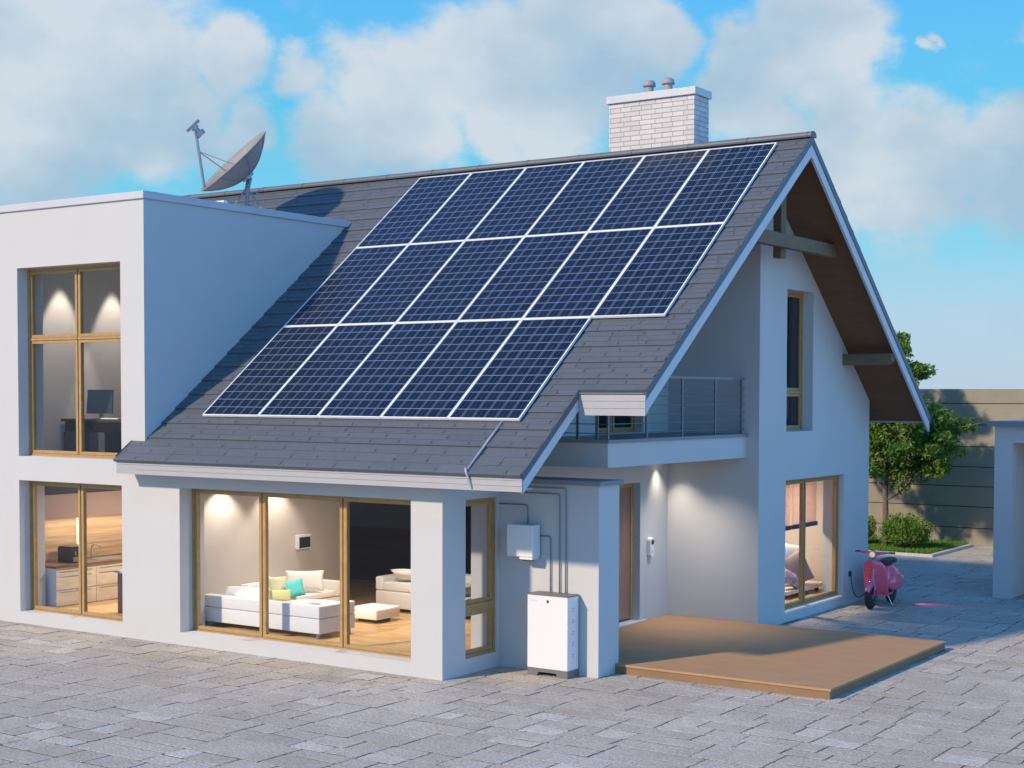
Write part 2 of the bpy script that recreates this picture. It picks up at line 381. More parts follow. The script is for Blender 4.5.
# ------------------------------------------------------------------ ground
def ground_mat():
    t = M_joint.node_tree; b = t.nodes['Principled BSDF']; c = N(t, 'ShaderNodeTexCoord').outputs['Object']
    s_ = N(t, 'ShaderNodeSeparateXYZ'); L(t, c, s_.inputs[0])
    # beyond the laid slabs the same stone goes on, drawn as courses
    out = MATH(t, 'MAXIMUM', MATH(t, 'LESS_THAN', s_.outputs[0], -34.2), MATH(t, 'MAXIMUM', MATH(t, 'GREATER_THAN', s_.outputs[0], 15.2), MATH(t, 'MAXIMUM', MATH(t, 'GREATER_THAN', s_.outputs[1], 23.9), MATH(t, 'LESS_THAN', s_.outputs[1], -16.6))))
    br = N(t, 'ShaderNodeTexBrick'); L(t, c, br.inputs['Vector']); br.inputs['Scale'].default_value = 1; br.inputs['Brick Width'].default_value = .8; br.inputs['Row Height'].default_value = .36; br.inputs['Mortar Size'].default_value = .012
    br.inputs['Color1'].default_value = (.50, .47, .42, 1); br.inputs['Color2'].default_value = (.60, .56, .50, 1); br.inputs['Mortar'].default_value = (.17, .15, .11, 1)
    old = b.inputs['Base Color'].links[0].from_socket
    L(t, MIX(t, out, old, br.outputs['Color']), b.inputs['Base Color'])
ground_mat()
g = MB(); g.box(-300, 300, -300, 300, -.5, -.0085); tag(g.build('ground', M_joint), kind='structure')
def paving():
    rnd = random.Random(3); u = .345
    X0, X1, Y0, Y1 = -34.0, 15.0, -16.5, 23.5
    mb = MB(); cx, cy = 11.9, -15.6
    # courses run along x; every course is made of blocks that are cut again at random
    rects = []; y = Y0
    while y < Y1:
        hh = rnd.choice((.64, .70, .76)); x = X0-rnd.random()
        while x < X1:
            w_ = rnd.choice((.52, .72, .84, .96, 1.08)); t = rnd.random()
            if t < .16: rects.append((x, x+w_, y, y+hh))
            else:
                ym = y+hh*rnd.choice((.5, .5, .42, .58))
                for (ya, yb) in ((y, ym), (ym, y+hh)):
                    if rnd.random() < .45 and w_ > .6:
                        xm = x+w_*rnd.choice((.36, .42, .5, .6)); rects += [(x, xm, ya, yb), (xm, x+w_, ya, yb)]
                    else: rects.append((x, x+w_, ya, yb))
            x += w_
        y += hh
    if True:
        for (x0, x1, y0, y1) in rects:
            mx, my = (x0+x1)/2, (y0+y1)/2
            if -12 < mx < -.7 and .7 < my < 10.6: continue
            if -.7 <= mx < 1.2 and 6.6 < my < 10.6: continue
            if Vector((mx-cx, my-cy, 0)).dot(CF) < 1: continue
            gp = .004; J = lambda v=.008: rnd.uniform(-v, v)
            c = [Vector((x0+gp+J(), y0+gp+J())), Vector((x1-gp+J(), y0+gp+J())), Vector((x1-gp+J(), y1-gp+J())), Vector((x0+gp+J(), y1-gp+J()))]
            h = rnd.uniform(-.004, .001); tx, ty = rnd.uniform(-.002, .002), rnd.uniform(-.002, .002)
            t = rnd.random(); tone = rnd.uniform(.86, 1) if t > .90 and (x1-x0)*(y1-y0) < .2 else rnd.uniform(.1, .75)
            near = math.hypot(mx-cx, my-cy) < 26
            out = []; ctr = Vector((mx, my))
            for k in range(4):     # worn outline: clipped corners and wavering sides
                p, q = c[k], c[(k+1) % 4]; e = (q-p); nrm_ = Vector((-e.y, e.x)).normalized(); ln = e.length
                cl = .022+rnd.random()*.022
                fr = [cl/ln]+([.28+J(.05), .5+J(.06), .74+J(.05)] if near else [])+[1-cl/ln]
                for f in fr: out.append(p+e*f+nrm_*(abs(J(.009)) if cl/ln < f < 1-cl/ln else 0))
            def ring(ins, z): return [((o.x-(o.x-mx)*ins/abs(x1-mx+.001)), (o.y-(o.y-my)*ins/abs(y1-my+.001)), z+tx*(o.x-mx)+ty*(o.y-my)+J(.0008)) for o in out]
            n = len(out); r0 = ring(0, -.03); r1 = ring(.0, h-.0035); r2 = ring(.006, h)
            vs = r0+r1+r2
            fs = [(k, (k+1) % n, n+(k+1) % n, n+k) for k in range(n)]+[(n+k, n+(k+1) % n, 2*n+(k+1) % n, 2*n+k) for k in range(n)]+[list(range(2*n, 3*n))]
            mb.add(vs, fs, tone)
            for q in range(len(mb.f)-1-2*n, len(mb.f)-1-n): mb.tone[q] = 0.0      # slab sides coloured dark so they don't catch the sun
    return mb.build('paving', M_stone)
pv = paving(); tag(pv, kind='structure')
for p in pv.data.polygons: p.use_smooth = False

# ------------------------------------------------------------------ house
S = .7962; YE = -.297; ZE = 2.845; YR = 5.953; ZR = ZE+S*(YR-YE)      # eave and ridge of the tiled surface
XV = 2.64; XL = 1.50; XW = -12.4; XE = -6.03; YS = 1.015; YB = 11.45
def ztop(y): return ZE+S*(y-YE) if y <= YR else ZR-S*(y-YR)
SOF = .14
def zsof(y): return ztop(y)-SOF
house = thing('house', 'white rendered two storey house with a grey pitched roof and flat roofed corner block', 'house')
XT = -5.741; ZC = 6.78
uw = (-8.78, -6.276, 2.77, 5.85); kw = (-8.78, -6.276, .198, 2.372); lw = (-4.99, -.534, .194, 2.385)
# front wall: corner block part is tall, living room part stops under the roof
fw = MB()
a = wall_mesh('y', 0, .5, -10.0, 0, 0, lambda u: 2.93, [kw, (uw[0], uw[1], 2.77, 3.5), lw], [XT])
b = wall_mesh('y', 0, .5, -10.0, XT, 2.93, ZC, [(uw[0], uw[1], 2.9, uw[3])])
fw.add(a.v, a.f); fw.add(b.v, b.f)
fw.build('wall', M_wall, house)
# side wall of the corner block
wall_mesh('x', XT, XT-.2, .5, 5.2, 2.75, ZC, []).build('wall', M_wall, house)
wall_mesh('x', -10.0, -9.6, .5, 4.9, 0, ZC, []).build('wall', M_wall, house)
# wall of the east recess (x=0)
sw = (.513, 1.248, .212, 2.378); dr = (4.25, 5.25, .15, 2.39); bd = (3.95, 5.32, 3.19, 5.25)
wall_mesh('x', 0, -.45, .5, 6.165, 0, lambda y: zsof(y)+.01, [sw, dr, bd], [YR]).build('wall', M_wall, house)
# gable block
XG = 1.663
gw = (7.209, 9.735, .184, 2.387); hw = (7.209, 8.293, 3.2, 5.572)
wall_mesh('x', XG, XG-.4, 6.165, 10.94, 0, lambda y: zsof(y)+.01, [gw, hw]).build('wall', M_wall, house)
w = MB(); w.add([(0,6.165,0),(XG-.4,6.165,0),(XG-.4,6.465,0),(0,6.465,0),(0,6.165,zsof(6.165)+.01),(XG-.4,6.165,zsof(6.165)+.01),(XG-.4,6.465,zsof(6.465)+.01),(0,6.465,zsof(6.465)+.01)],
              [(0,3,2,1),(4,5,6,7),(0,1,5,4),(1,2,6,5),(2,3,7,6),(3,0,4,7)]); w.build('wall', M_wall, house)
MB().box(-12, XG-.4, 10.64, 10.94, 0, zsof(10.64)).build('wall', M_wall, house)
wall_mesh('x', -12, -11.7, 5.2, 10.64, 0, lambda y: zsof(y)+.01, [], [YR]).build('wall', M_wall, house)
MB().box(-12, -10.0, 4.9, 5.2, 0, 6.8).build('wall', M_wall, house)
# wing wall beside the entrance, with its coping
wing = MB().box(.002, 1.62, 1.32, 1.85, 0, 2.585).build('wing_wall', M_wall, house)
MB().box(.003, 1.67, 1.275, 1.89, 2.585, 2.645).build('coping', M_copd, wing)
# interior walls, slabs, floors
MB().box(-9.24, -9.6, .5, 6.0, .2, 6.45).build('interior_wall', M_inner, house)
MB().box(-5.32, -5.17, .5, 3.85, .2, 2.5).build('interior_wall', M_inner, house)
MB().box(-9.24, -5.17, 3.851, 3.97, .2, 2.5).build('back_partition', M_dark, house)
MB().box(-9.24, -5.32, 3.70, 3.85, .2, 2.5).build('interior_wall', M_inner, house)
MB().box(-9.24, XT-.2, 4.6, 4.75, 2.72, 6.45).build('interior_wall', M_inner, house)
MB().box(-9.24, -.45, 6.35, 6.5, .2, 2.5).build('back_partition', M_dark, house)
MB().box(-.455, -.452, 1.7, 6.3, .2, 2.49).build('dark_lining', M_dark, house)  # dark sheet over the inner wall, stands in for unlit room
MB().box(-2.6, -2.45, 6.5, 10.64, .2, 2.5).build('interior_wall', M_inner, house)
MB().box(-2.45, XG-.4, 10.45, 10.6, .2, 2.5).build('interior_wall', M_inner, house)
MB().box(-9.6, -.45, .5, 10.64, 0.02, .2).build('floor', M_floor, house)
MB().box(-.45, XG-.4, 6.465, 10.64, 0.02, .2).build('floor', M_floor, house)
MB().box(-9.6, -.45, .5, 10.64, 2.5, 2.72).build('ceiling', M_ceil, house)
MB().box(-.45, XG-.4, 6.465, 10.64, 2.5, 2.72).build('ceiling', M_inner, house)
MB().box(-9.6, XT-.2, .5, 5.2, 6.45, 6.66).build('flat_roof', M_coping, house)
MB().prism([(2.0, 2.74), (6.3, 2.74), (6.3, 6.9), (5.9, 6.9), (2.0, 4.3)], 'x', -1.4, -1.3).build('dark_backdrop', M_dark, house)  # dark sheet standing in for the unlit room behind the balcony door
MB().prism([(6.47, 2.74), (10.6, 2.74), (10.6, 3.8), (6.47, 6.9)], 'x', .2, .3).build('dark_backdrop', M_curtain, house)  # dark sheet standing in for the unlit room behind the upper gable window
# coping of the corner block
cp = MB(); cp.box(-10.04, XT+.035, -.035, .26, ZC, ZC+.115); cp.box(XT-.22, XT+.035, .26, 4.78, ZC, ZC+.115); cp.box(-10.04, -9.78, .26, 5.0, ZC, ZC+.115); cp.box(-9.78, XT-.22, 4.72, 5.0, ZC, ZC+.115)
cp.build('coping', M_coping, house, bevel=.008)

# ---- roof
def slope_pts(x0, x1, y0, y1, off0, off1):      # sheared box following the slope, vertical offsets below the tiled surface
    return [(x0,y0,ztop(y0)-off1),(x1,y0,ztop(y0)-off1),(x1,y1,ztop(y1)-off1),(x0,y1,ztop(y1)-off1),(x0,y0,ztop(y0)-off0),(x1,y0,ztop(y0)-off0),(x1,y1,ztop(y1)-off0),(x0,y1,ztop(y1)-off0)]
BOXF = [(0,3,2,1),(4,5,6,7),(0,1,5,4),(1,2,6,5),(2,3,7,6),(3,0,4,7)]
def tiles():
    rnd = random.Random(11); mb = MB(); K = math.hypot(1, S)
    # front: courses between y edges
    ys = [YE-.06, .065]; 
    while ys[-1] < YR-.05: ys.append(ys[-1]+.2805)
    ys[-1] = YR
    nrm = Vector((0, -S, 1)).normalized()
    for i in range(len(ys)-1):
        ya, yb = ys[i], ys[i+1]
        for q in range(3):
            y0 = ya+(yb-ya)*q/3; y1 = ya+(yb-ya)*(q+1)/3; eav = ya
            h0 = .036-.0055*q; h1 = h0-.0050
            segs = [(XW, XL)] if y1 < YS+.05 else [(XW, XV)]
            if y0 < YS+.05 <= y1: segs = [(XW, XV)]
            if ya >= YS-.12 and True: segs = [(XW, XV)]
            elif yb <= YS+.2: segs = [(XW, XL)]
            if ya < YS-.03 < yb: segs = [(XW, XL), (XL+.0001, XV)]
            for (xa, xb) in segs:
                if yb < 4.75 and xa < XE: xa = XE
                x = xa-rnd.uniform(0, .5)-.17*q
                while x < xb:
                    wd = rnd.choice((.50, .56, .62, .68)); x0 = max(x, xa); x1 = min(x+wd-.003, xb); x += wd
                    if x1-x0 < .02: continue
                    dh = rnd.uniform(-.0012, .0012); A = []
                    yq = y0
                    if xa > XL and y0 < YS-.03:
                        if y1 <= YS-.02: continue
                        yq = YS-.03
                    for (y, h) in ((yq, h0+dh), (y1, h1+dh)):
                        A.append(Vector((0, y, ztop(y)-.03))+nrm*h)
                    B = Vector((0, yq, ztop(yq)-.03))+nrm*(-.005)
                    tn = min(1, max(.06, rnd.gauss(.5, .16)))
                    vs = [(x0, A[0].y, A[0].z), (x1, A[0].y, A[0].z), (x1, A[1].y+.01, A[1].z), (x0, A[1].y+.01, A[1].z), (x0, B.y, B.z), (x1, B.y, B.z)]
                    mb.add(vs, [(0, 1, 2, 3), (4, 5, 1, 0)], tn)
                    if (q or y1 < 2.9) and not (y0 < YS+.02 and x1 > XL-.05):      # short interlock notch at the joint
                        nz = .0025; yn = y0+.038; Z = lambda yy, k: (ztop(yy)-.03)+(h0-(h0-h1)*(yy-y0)/(y1-y0)+k)*1.27
                        mb.add([(x1-.006, y0+.004, Z(y0, nz)), (x1+.012, y0+.004, Z(y0, nz)), (x1+.012, yn, Z(yn, nz)), (x1-.006, yn, Z(yn, nz)), (x1-.006, y0+.002, Z(y0, -.004)), (x1+.012, y0+.002, Z(y0, -.004))], [(0, 1, 2, 3), (4, 5, 1, 0)], -1.0)
                    if x1 >= xb-.001: mb.add([(x1, A[0].y, A[0].z), (x1, B.y, B.z), (x1, A[1].y, A[1].z-.03), (x1, A[1].y, A[1].z)], [(0, 1, 2, 3)], .3)
    # small ridged clips at the course edges
        x = XW+rnd.uniform(0, 1)
        while x < (XL if yb <= YS+.2 else XV-.15)-.1:
            if not (x < XE and ya < 4.7):
                y = ya-.004; z = ztop(y)-.03
                mb.add([(x-.012, y-.010, z+.022), (x+.012, y-.010, z+.022), (x+.012, y+.012, z+.058), (x-.012, y+.012, z+.058), (x-.012, y-.012, z+.01), (x+.012, y-.012, z+.01)],
                       [(0, 1, 2, 3), (4, 5, 1, 0), (1, 5, 2), (4, 0, 3)], .0)
            x += rnd.choice((.9, 1.05, 1.3))
    # back slope
    n2 = Vector((0, S, 1)).normalized(); y = YR
    while y < YB:
        y1 = min(y+.2805, YB+.03); A = Vector((0, y, ztop(y)-.03))+n2*.008; Bq = Vector((0, y1, ztop(y1)-.03))+n2*.034; C = Vector((0, y1, ztop(y1)-.03))
        mb.add([(XW, A.y, A.z), (XV, A.y, A.z), (XV, Bq.y, Bq.z), (XW, Bq.y, Bq.z), (XV, C.y, C.z), (XW, C.y, C.z)], [(3, 2, 1, 0), (3, 5, 4, 2)], .5); y = y1
    mb.add([(XE,YE-.03,ztop(YE)-.03),(XE,-.002,ztop(0)-.03),(XE,-.002,ztop(0)+.01),(XE,YE-.03,ztop(YE)+.012)],[(0,1,2,3)],.3)
    return mb
roof = tiles().build('roof', M_tile, house)
sh = MB()
def sheath(x0, x1, y0, y1): sh.add(slope_pts(x0, x1, y0, y1, .035, SOF), BOXF)
# main slopes; the corner block interior is left open under the tiles
sheath(-5.9, XL-.03, YE+.02, YS); sheath(-5.9, XV-.045, YS+.02, YR); sheath(XW, -5.9, 4.9, YR); sheath(XE+.01, -5.9, YE+.02, -.003); sheath(XW, XV-.041, YR, YB-.031)
sh.build('soffit', M_soffit, roof, merge=False)
# ridge cap
rc = MB(); x = XW+.3; rr = .066
while x < XV+.02:
    x1 = min(x+1.05, XV+.03)
    prof = [(math.cos(t), math.sin(t)) for t in [R(-25)+R(230)*k/10 for k in range(11)]]
    for (xa, xb, r_) in ((x, x1-.02, rr), (x1-.02, x1, rr+.005)):
        out = [(YR+r_*1.5*c, ZR+.0+r_*s) for c, s in prof]; rc.prism(out, 'x', xa, xb)
    x = x1
rc.build('ridge_cap', M_ridge, roof, smooth=False)
# bargeboards
def barge(x0, x1, ya, yb, t0, t1, name, m_, cut=None):
    mb = MB(); mb.add(slope_pts(x0, x1, ya, yb, t0, t1), BOXF); return mb
def chain(x0, x1, t0, t1, ya, yb): # through the apex
    mb = MB(); ys = [ya, YR, yb] if ya < YR < yb else [ya, yb]
    poly = [(y, ztop(y)-t0) for y in ys]+[(y, ztop(y)-t1) for y in reversed(ys)]
    return mb.prism(poly, 'x', x0, x1)
chain(XV-.04, XV, .126, .315, YS-.015, YB).build('bargeboard', M_barge, roof)
chain(XV-.010, XV+.014, -.004, .125, YS-.03, YB+.03).build('verge_trim', M_verge, roof)
chain(XL-.04, XL, .105, .275, YE-.005, YS-.002).build('bargeboard', M_barge, roof)
chain(XL-.010, XL+.014, -.006, .104, YE-.03, YS).build('verge_trim', M_verge, roof)
chain(XW-.03, XW, -.012, .29, 4.9, YB).build('bargeboard', M_barge, roof)
def lap_fascia(x0, x1, y, zb, zt, n=3):
    mb = MB(); h = (zt-zb)/n
    for k in range(n):
        a, b = zb+k*h, zb+(k+1)*h-.004
        mb.prism([(y+.03, a), (y, a), (y+.005, b), (y+.03, b)], 'x', x0, x1)
    return mb
f1 = lap_fascia(XE+.02, XL-.002, YE-.034, 2.583, 2.80); f1.box(XE+.02, XL-.06, YE-.003, 0-.002, 2.60, 2.625); f1.build('fascia', M_fascia, roof)
f2 = lap_fascia(XL+.002, XV-.002, YS-.034, 3.535, 3.818); f2.box(XL+.002, XV-.05, YS+.03, YS+.16, 3.56, 3.58); f2.build('fascia', M_fascia, roof)
gt = MB(); gt.box(XE, XL-.01, YE-.055, YE-.006, 2.803, 2.816); gt.build('drip_edge', M_steel, roof)
gt = MB(); gt.box(XL+.004, XV-.01, YS-.055, YS-.006, 3.82, 3.83); gt.build('drip_edge', M_steel, roof)
MB().box(XW, XV-.041, YB-.03, YB-.002, ztop(YB)-.15, ztop(YB)-.06).build('fascia', M_fascia, roof)
def warp(o):       # the verge runs a touch out of square, as surveyed
    for v in o.data.vertices:
        if v.co.x > 1.52: v.co.x -= .125*max(0, min(1, 1-(v.co.y-1)/6.1))*min(1, (v.co.x-1.52)/.9)
warp(roof)
for o in roof.children: warp(o)
# beams in the gable
bm_ = MB(); bm_.box(2.16, 2.30, 4.15, 7.78, 6.10, 6.31); bm_.build('collar_beam', M_beam, house, bevel=.01)
MB().box(2.02, 2.158, 5.86, 6.05, 5.96, ZR-.2).build('king_post', M_beam, house, bevel=.006)
for (y, z) in ((9.60, 4.35), (YR-.1, 7.38)):
    MB().prism([(XG-.1, z), (2.50, z), (2.58, z+.07), (2.58, z+.20), (XG-.1, z+.20)], 'y', y, y+.17).build('purlin', M_beam, house, bevel=.004)
# chimney
M_flue = mat('flue_metal', (.30, .29, .30), .7, .1)
ch = MB().box(-1.15, .477, 6.12, 6.63, 7.2, 8.72).build('chimney', M_brick, house)
MB().box(-1.185, .515, 6.08, 6.67, 8.72, 8.845).build('cap', M_coping, ch, bevel=.006)
for x in (-.50, -.14):
    fl = MB(); T = Matrix.Translation((x, 6.35, 0)); fl.lathe([(.075, 8.84), (.075, 8.99), (.11, 8.99), (.11, 9.01), (.10, 9.06), (.06, 9.09), (.0, 9.095)], 20, T); fl.build('flue', M_flue, ch, smooth=False)

# ---- windows
def window(kind, axis, c, u0, u1, z0, z1, verts=(), horiz=(), t=.042, sash=.052, gmat=M_glass, dirn=1, hb=.02, names=('window', 'pane')):
    """frame on plane c, thickness goes inwards (dirn = +1 means +axis)"""
    def B(mb, ua, ub, za, zb, d0, d1):
        a, b = sorted((c+dirn*d0, c+dirn*d1))
        if axis == 'y': mb.box(ua, ub, a, b, za, zb)
        else: mb.box(a, b, ua, ub, za, zb)
    fr = MB(); e = .004
    B(fr, u0, u0+t, z0, z1, 0, .09); B(fr, u1-t, u1, z0, z1, 0, .09); B(fr, u0+t, u1-t, z1-t, z1, 0, .09); B(fr, u0+t, u1-t, z0, z0+t, 0, .09)
    ub = [u0+t]; zb = [z0+t]
    for v in verts: B(fr, v-.012, v+.012, z0+t, z1-t, .03, .09); ub += [v-.012, v+.012]
    ub.append(u1-t)
    cols = [(ub[i], ub[i+1]) for i in range(0, len(ub), 2)]
    for hz in horiz: zb += [hz-hb, hz+hb]
    zb.append(z1-t); rows = [(zb[i], zb[i+1]) for i in range(0, len(zb), 2)]
    for hz in horiz:
        for (a, b) in cols: B(fr, a, b, hz-hb, hz+hb, .0, .09)
    for (a, b) in cols:
        for (p, q) in rows:
            s = sash; f0, f1 = .014, .078
            B(fr, a+e, a+s, p+e, q-e, f0, f1); B(fr, b-s, b-e, p+e, q-e, f0, f1); B(fr, a+s, b-s, p+e, p+s, f0, f1); B(fr, a+s, b-s, q-s, q-e, f0, f1)
    o = fr.build(names[0], M_frame, house, merge=False)
    for (a, b) in cols:
        for (p, q) in rows:
            g_ = MB(); B(g_, a+sash, b-sash, p+sash, q-sash, .040, .048); g_.build(names[1], gmat, o)
    return o
window('w', 'y', .20, uw[0], uw[1], uw[2], uw[3], verts=(-7.545,), horiz=(4.69,))
window('w', 'y', .20, kw[0], kw[1], kw[2]-.02, kw[3], verts=(-7.51,))
window('w', 'y', .25, lw[0], lw[1], lw[2]-.02, lw[3], verts=(-3.535, -1.965))
window('w', 'x', -.03, sw[0]-.07, sw[1], sw[2], sw[3], horiz=(.885,), hb=.055, dirn=-1)
window('w', 'x', XG-.10, gw[0], gw[1], gw[2], gw[3], verts=(8.24,), dirn=-1)
window('w', 'x', XG-.19, hw[0], hw[1], hw[2], hw[3], horiz=(3.86,), gmat=M_glassd, dirn=-1)
window('w', 'x', -.14, bd[0], bd[1], bd[2], bd[3], verts=(4.62,), gmat=M_glassd, dirn=-1, names=('balcony_door', 'pane'))
MB().box(XG-.1, XG+.012, gw[0]-.002, gw[1]-.02, gw[2]-.03, gw[2]+.002).build('sill', M_white, house)
# entrance door
dm = MB(); t = .075
dm.box(-.21, -.13, dr[0], dr[0]+t, dr[2], dr[3]); dm.box(-.21, -.13, dr[1]-t, dr[1], dr[2], dr[3]); dm.box(-.21, -.13, dr[0]+t, dr[1]-t, dr[3]-t, dr[3])
door = dm.build('door', M_frame, house, merge=False)
lf = MB(); lf.box(-.20, -.145, dr[0]+t, dr[1]-t, dr[2]+.03, dr[3]-t)
for k in range(4): lf.box(-.145, -.138, dr[0]+t+.12, dr[1]-t-.12, .38+k*.48, .38+k*.48+.36)
lf.build('door_leaf', M_door, door, merge=False)
MB().tube([(-.13, dr[0]+.16, .9), (-.09, dr[0]+.16, .9), (-.09, dr[0]+.16, 1.5), (-.13, dr[0]+.16, 1.5)], .012).build('handle', M_steel, door)
MB().box(-.14, .05, dr[0]-.03, dr[1]+.16, .136, .155).build('threshold', M_white, door)

# ---- balcony
bal = MB().box(.002, 1.442, 1.837, 6.163, 2.80, 3.14).build('balcony', M_wall, house)
MB().box(.003, 1.475, 1.80, 6.162, 3.14, 3.185).build('balcony_deck', M_copd, bal)
rl = MB(); XP = 1.405
for y in (1.90, 2.97, 4.04, 5.12, 6.03): rl.box(XP-.012, XP+.012, y-.02, y+.02, 3.185, 4.05)
for x in (.15, .91, 1.225): rl.box(x-.02, x+.02, 1.888, 1.912, 3.185, 4.05)
rl.box(XP-.025, XP+.025, 1.87, 6.10, 4.05, 4.085); rl.box(.02, XP-.025, 1.875, 1.925, 4.05, 4.085)
for z in (3.27, 3.40, 3.53, 3.66, 3.79, 3.92):
    rl.tube([(XP+.018, 1.88, z), (XP+.018, 6.12, z)], .0075, 6); rl.tube([(.02, 1.882, z), (XP+.01, 1.882, z)], .0075, 6)
rl.build('railing', M_rail, bal, merge=False)

# ------------------------------------------------------------------ solar panels
K = math.hypot(1, S)
def make_panel():
    r = thing('solar_panel', 'x', 'solar panel'); w_, l_, h = 1.167, 2.270, .034
    fr = MB(); b = .018
    fr.box(0, b, 0, l_, 0, h); fr.box(w_-b, w_, 0, l_, 0, h); fr.box(b, w_-b, 0, b, 0, h); fr.box(b, w_-b, l_-b, l_, 0, h)
    fr.build('frame', mat('panel_frame', (.80, .81, .83), .35, 0), r, merge=False)
    c = MB(); c.add([(b, b, h-.006), (w_-b, b, h-.006), (w_-b, l_-b, h-.006), (b, l_-b, h-.006), (b, b, h-.02), (w_-b, b, h-.02), (w_-b, l_-b, h-.02), (b, l_-b, h-.02)],
                    [(0, 1, 2, 3), (7, 6, 5, 4), (4, 5, 1, 0), (5, 6, 2, 1), (6, 7, 3, 2), (7, 4, 0, 3)])
    c.uv = {0: [(0, 0), (1, 0), (1, 1), (0, 1)]}
    c.build('cell_sheet', M_cells, r)
    return r
rows = [(0, 5, .575, 'bottom row'), (1, 6, 2.855, 'middle row'), (2, 6, 5.135, 'top row')]
ordn = ['first from the left', 'second from the left', 'third from the left', 'fourth from the left', 'fifth from the left', 'sixth from the left']
pp = None
for (ri, n, s0, rn) in rows:
    for k in range(n):
        y = s0/K; loc = Vector((-4.935+1.1765*k, y, ztop(y)))+Vector((0, -S, 1)).normalized()*.022
        place = ordn[k] if k < n-1 else ordn[k].replace('from the left', 'and rightmost')
        lab = 'blue solar panel in the %s of the roof array, %s' % (rn, place)
        if k == 0: lab = 'blue solar panel at the left end of the %s of the roof array' % rn
        if k == n-1: lab = 'blue solar panel at the right end of the %s of the roof array' % rn
        if pp is None: pp = make_panel(); o = pp
        else: o = copy_thing(pp, lab, loc)
        o['label'] = lab; o['group'] = 'solar panels on the roof'; o.location = loc; o.rotation_euler = (math.atan(S), 0, 0)
# cable conduit from array over the eave
def onroof(x, y, h): v = Vector((x, y, ztop(y)))+Vector((0, -S, 1)).normalized()*h; return tuple(v)
tag(MB().tube([onroof(.665, .43, .02), onroof(.66, .1, .022), onroof(.655, YE-.03, .022), (.655, YE-.075, 2.86), (.665, YE-.07, 2.80), (.735, YE-.02, 2.585), (.74, YE+.1, 2.565), (.60, -.02, 2.55)], .017, 8).build('cable_conduit', M_conduit, smooth=True),
    'thin grey metal conduit running from the lowest solar panels over the eave', 'conduit')

# ------------------------------------------------------------------ battery, inverter, conduits, doorbell
bt = thing('battery_cabinet', 'tall white battery cabinet with a grey lid standing against the shaded side wall', 'battery', (1.322, 1.015, 0))
WB, DB = .648, .275
MB().box(-WB, 0, 0, DB, .105, 1.095).build('body', M_white, bt, bevel=.006)
MB().box(-WB-.004, .004, -.004, DB+.004, 1.095, 1.113).build('lid', M_grey, bt)
MB().prism([(-WB+.003, .0), (-WB+.15, .0), (-WB+.18, .055), (-.19, .055), (-.16, 0), (-.003, 0), (-.003, .105), (-WB+.003, .105)], 'y', .004, DB-.004).build('plinth', M_grey, bt)
for x in (-WB+.07, -.07):
    MB().box(x-.045, x+.045, .03, DB-.03, -.004, .0).build('foot', M_black, bt)
T = Matrix.Translation((-WB+.33*WB/.648, -.002, 1.02)) @ Matrix.Rotation(R(90), 4, 'X')
MB().lathe([(.0, 0), (.020, 0), (.020, .004), (.0, .004)], 18, T).build('status_light', mat('teal_indicator', (.02, .12, .13), .3), bt)
lg = MB()
for k in range(6): lg.box(-.61+k*.022, -.595+k*.022, -.0022, -.0005, 1.012, 1.030)
lg.build('logo', mat('pale_print', (.62, .62, .64), .5), bt)
for k in range(5):
    mk = MB(); z = .93-k*.155
    mk.box(.0005, .0025, .12, .16, z, z+.012); mk.box(.0005, .0025, .10, .135, z-.032, z-.022); mk.box(.0005, .0025, .145, .155, z-.03, z-.012)
    mk.build('side_marking', bpy.data.materials.get('grey_print') or mat('grey_print', (.28, .36, .46), .5), bt)
iv = thing('inverter', 'white wall mounted inverter box with black plugs beside the side window', 'inverter', (.697, 1.10, 1.55))
MB().box(-.430, 0, 0, .19, .035, .475).build('body', M_white, iv, bevel=.012)
MB().box(-.225, -.012, .012, .17, .0, .034).build('terminal_cover', M_white, iv, bevel=.004)
cn = MB()
for k in range(6): cn.tube([(-.205+k*.034, .07, 0), (-.205+k*.034, .07, -.022)], .011, 8)
cn.build('connector', M_black, iv)
lg = MB()
for k in range(4): lg.box(-.39+k*.028, -.372+k*.028, -.0022, -.0005, .425, .437)
lg.build('logo', bpy.data.materials['pale_print'], iv)
WY = 1.295
def pipe(pts, label):
    out = [Vector(pts[0])]
    for i in range(1, len(pts)-1):
        p, a, b = Vector(pts[i]), Vector(pts[i-1]), Vector(pts[i+1]); u_, v_ = (a-p).normalized()*.04, (b-p).normalized()*.04
        out += [p+u_, p+u_*.29+v_*.29, p+v_]
    out.append(Vector(pts[-1]))
    tag(MB().tube(out, .0095, 8).build('wall_conduit', M_pipe, smooth=True), label, 'conduit', 'grey conduits on the shaded wall')
pipe([(.0, WY, 2.285), (.485, WY, 2.285), (.485, WY, 2.02)], 'short grey conduit rising from the top of the inverter box')
pipe([(.69, WY, 1.872), (.862, WY, 1.872), (.862, WY, 1.11)], 'grey conduit from the side of the inverter down to the battery cabinet')
pipe([(.0, WY, 2.455), (1.01, WY, 2.455), (1.01, WY, 1.11)], 'grey conduit with the second highest bend above the battery cabinet')
pipe([(.0, WY, 2.535), (1.11, WY, 2.535), (1.11, WY, 1.11)], 'grey conduit with the highest bend, nearest the wing wall end')
db = thing('doorbell', 'white oval doorbell camera on the wall beside the entrance door', 'doorbell', (0, 5.53, 1.32))
MB().loft([(-.16, 0, .001, .001)]+[(-.16+.32*k/12, 0, .03, .001) for k in ()]+[], 4) if False else None
pl = [(.062*math.cos(t), .10*(1 if math.sin(t) > 0 else -1)+.062*math.sin(t)) for t in [2*math.pi*k/24 for k in range(24)]]
MB().prism(pl, 'x', .002, .075).build('housing', M_white, db, bevel=.008)
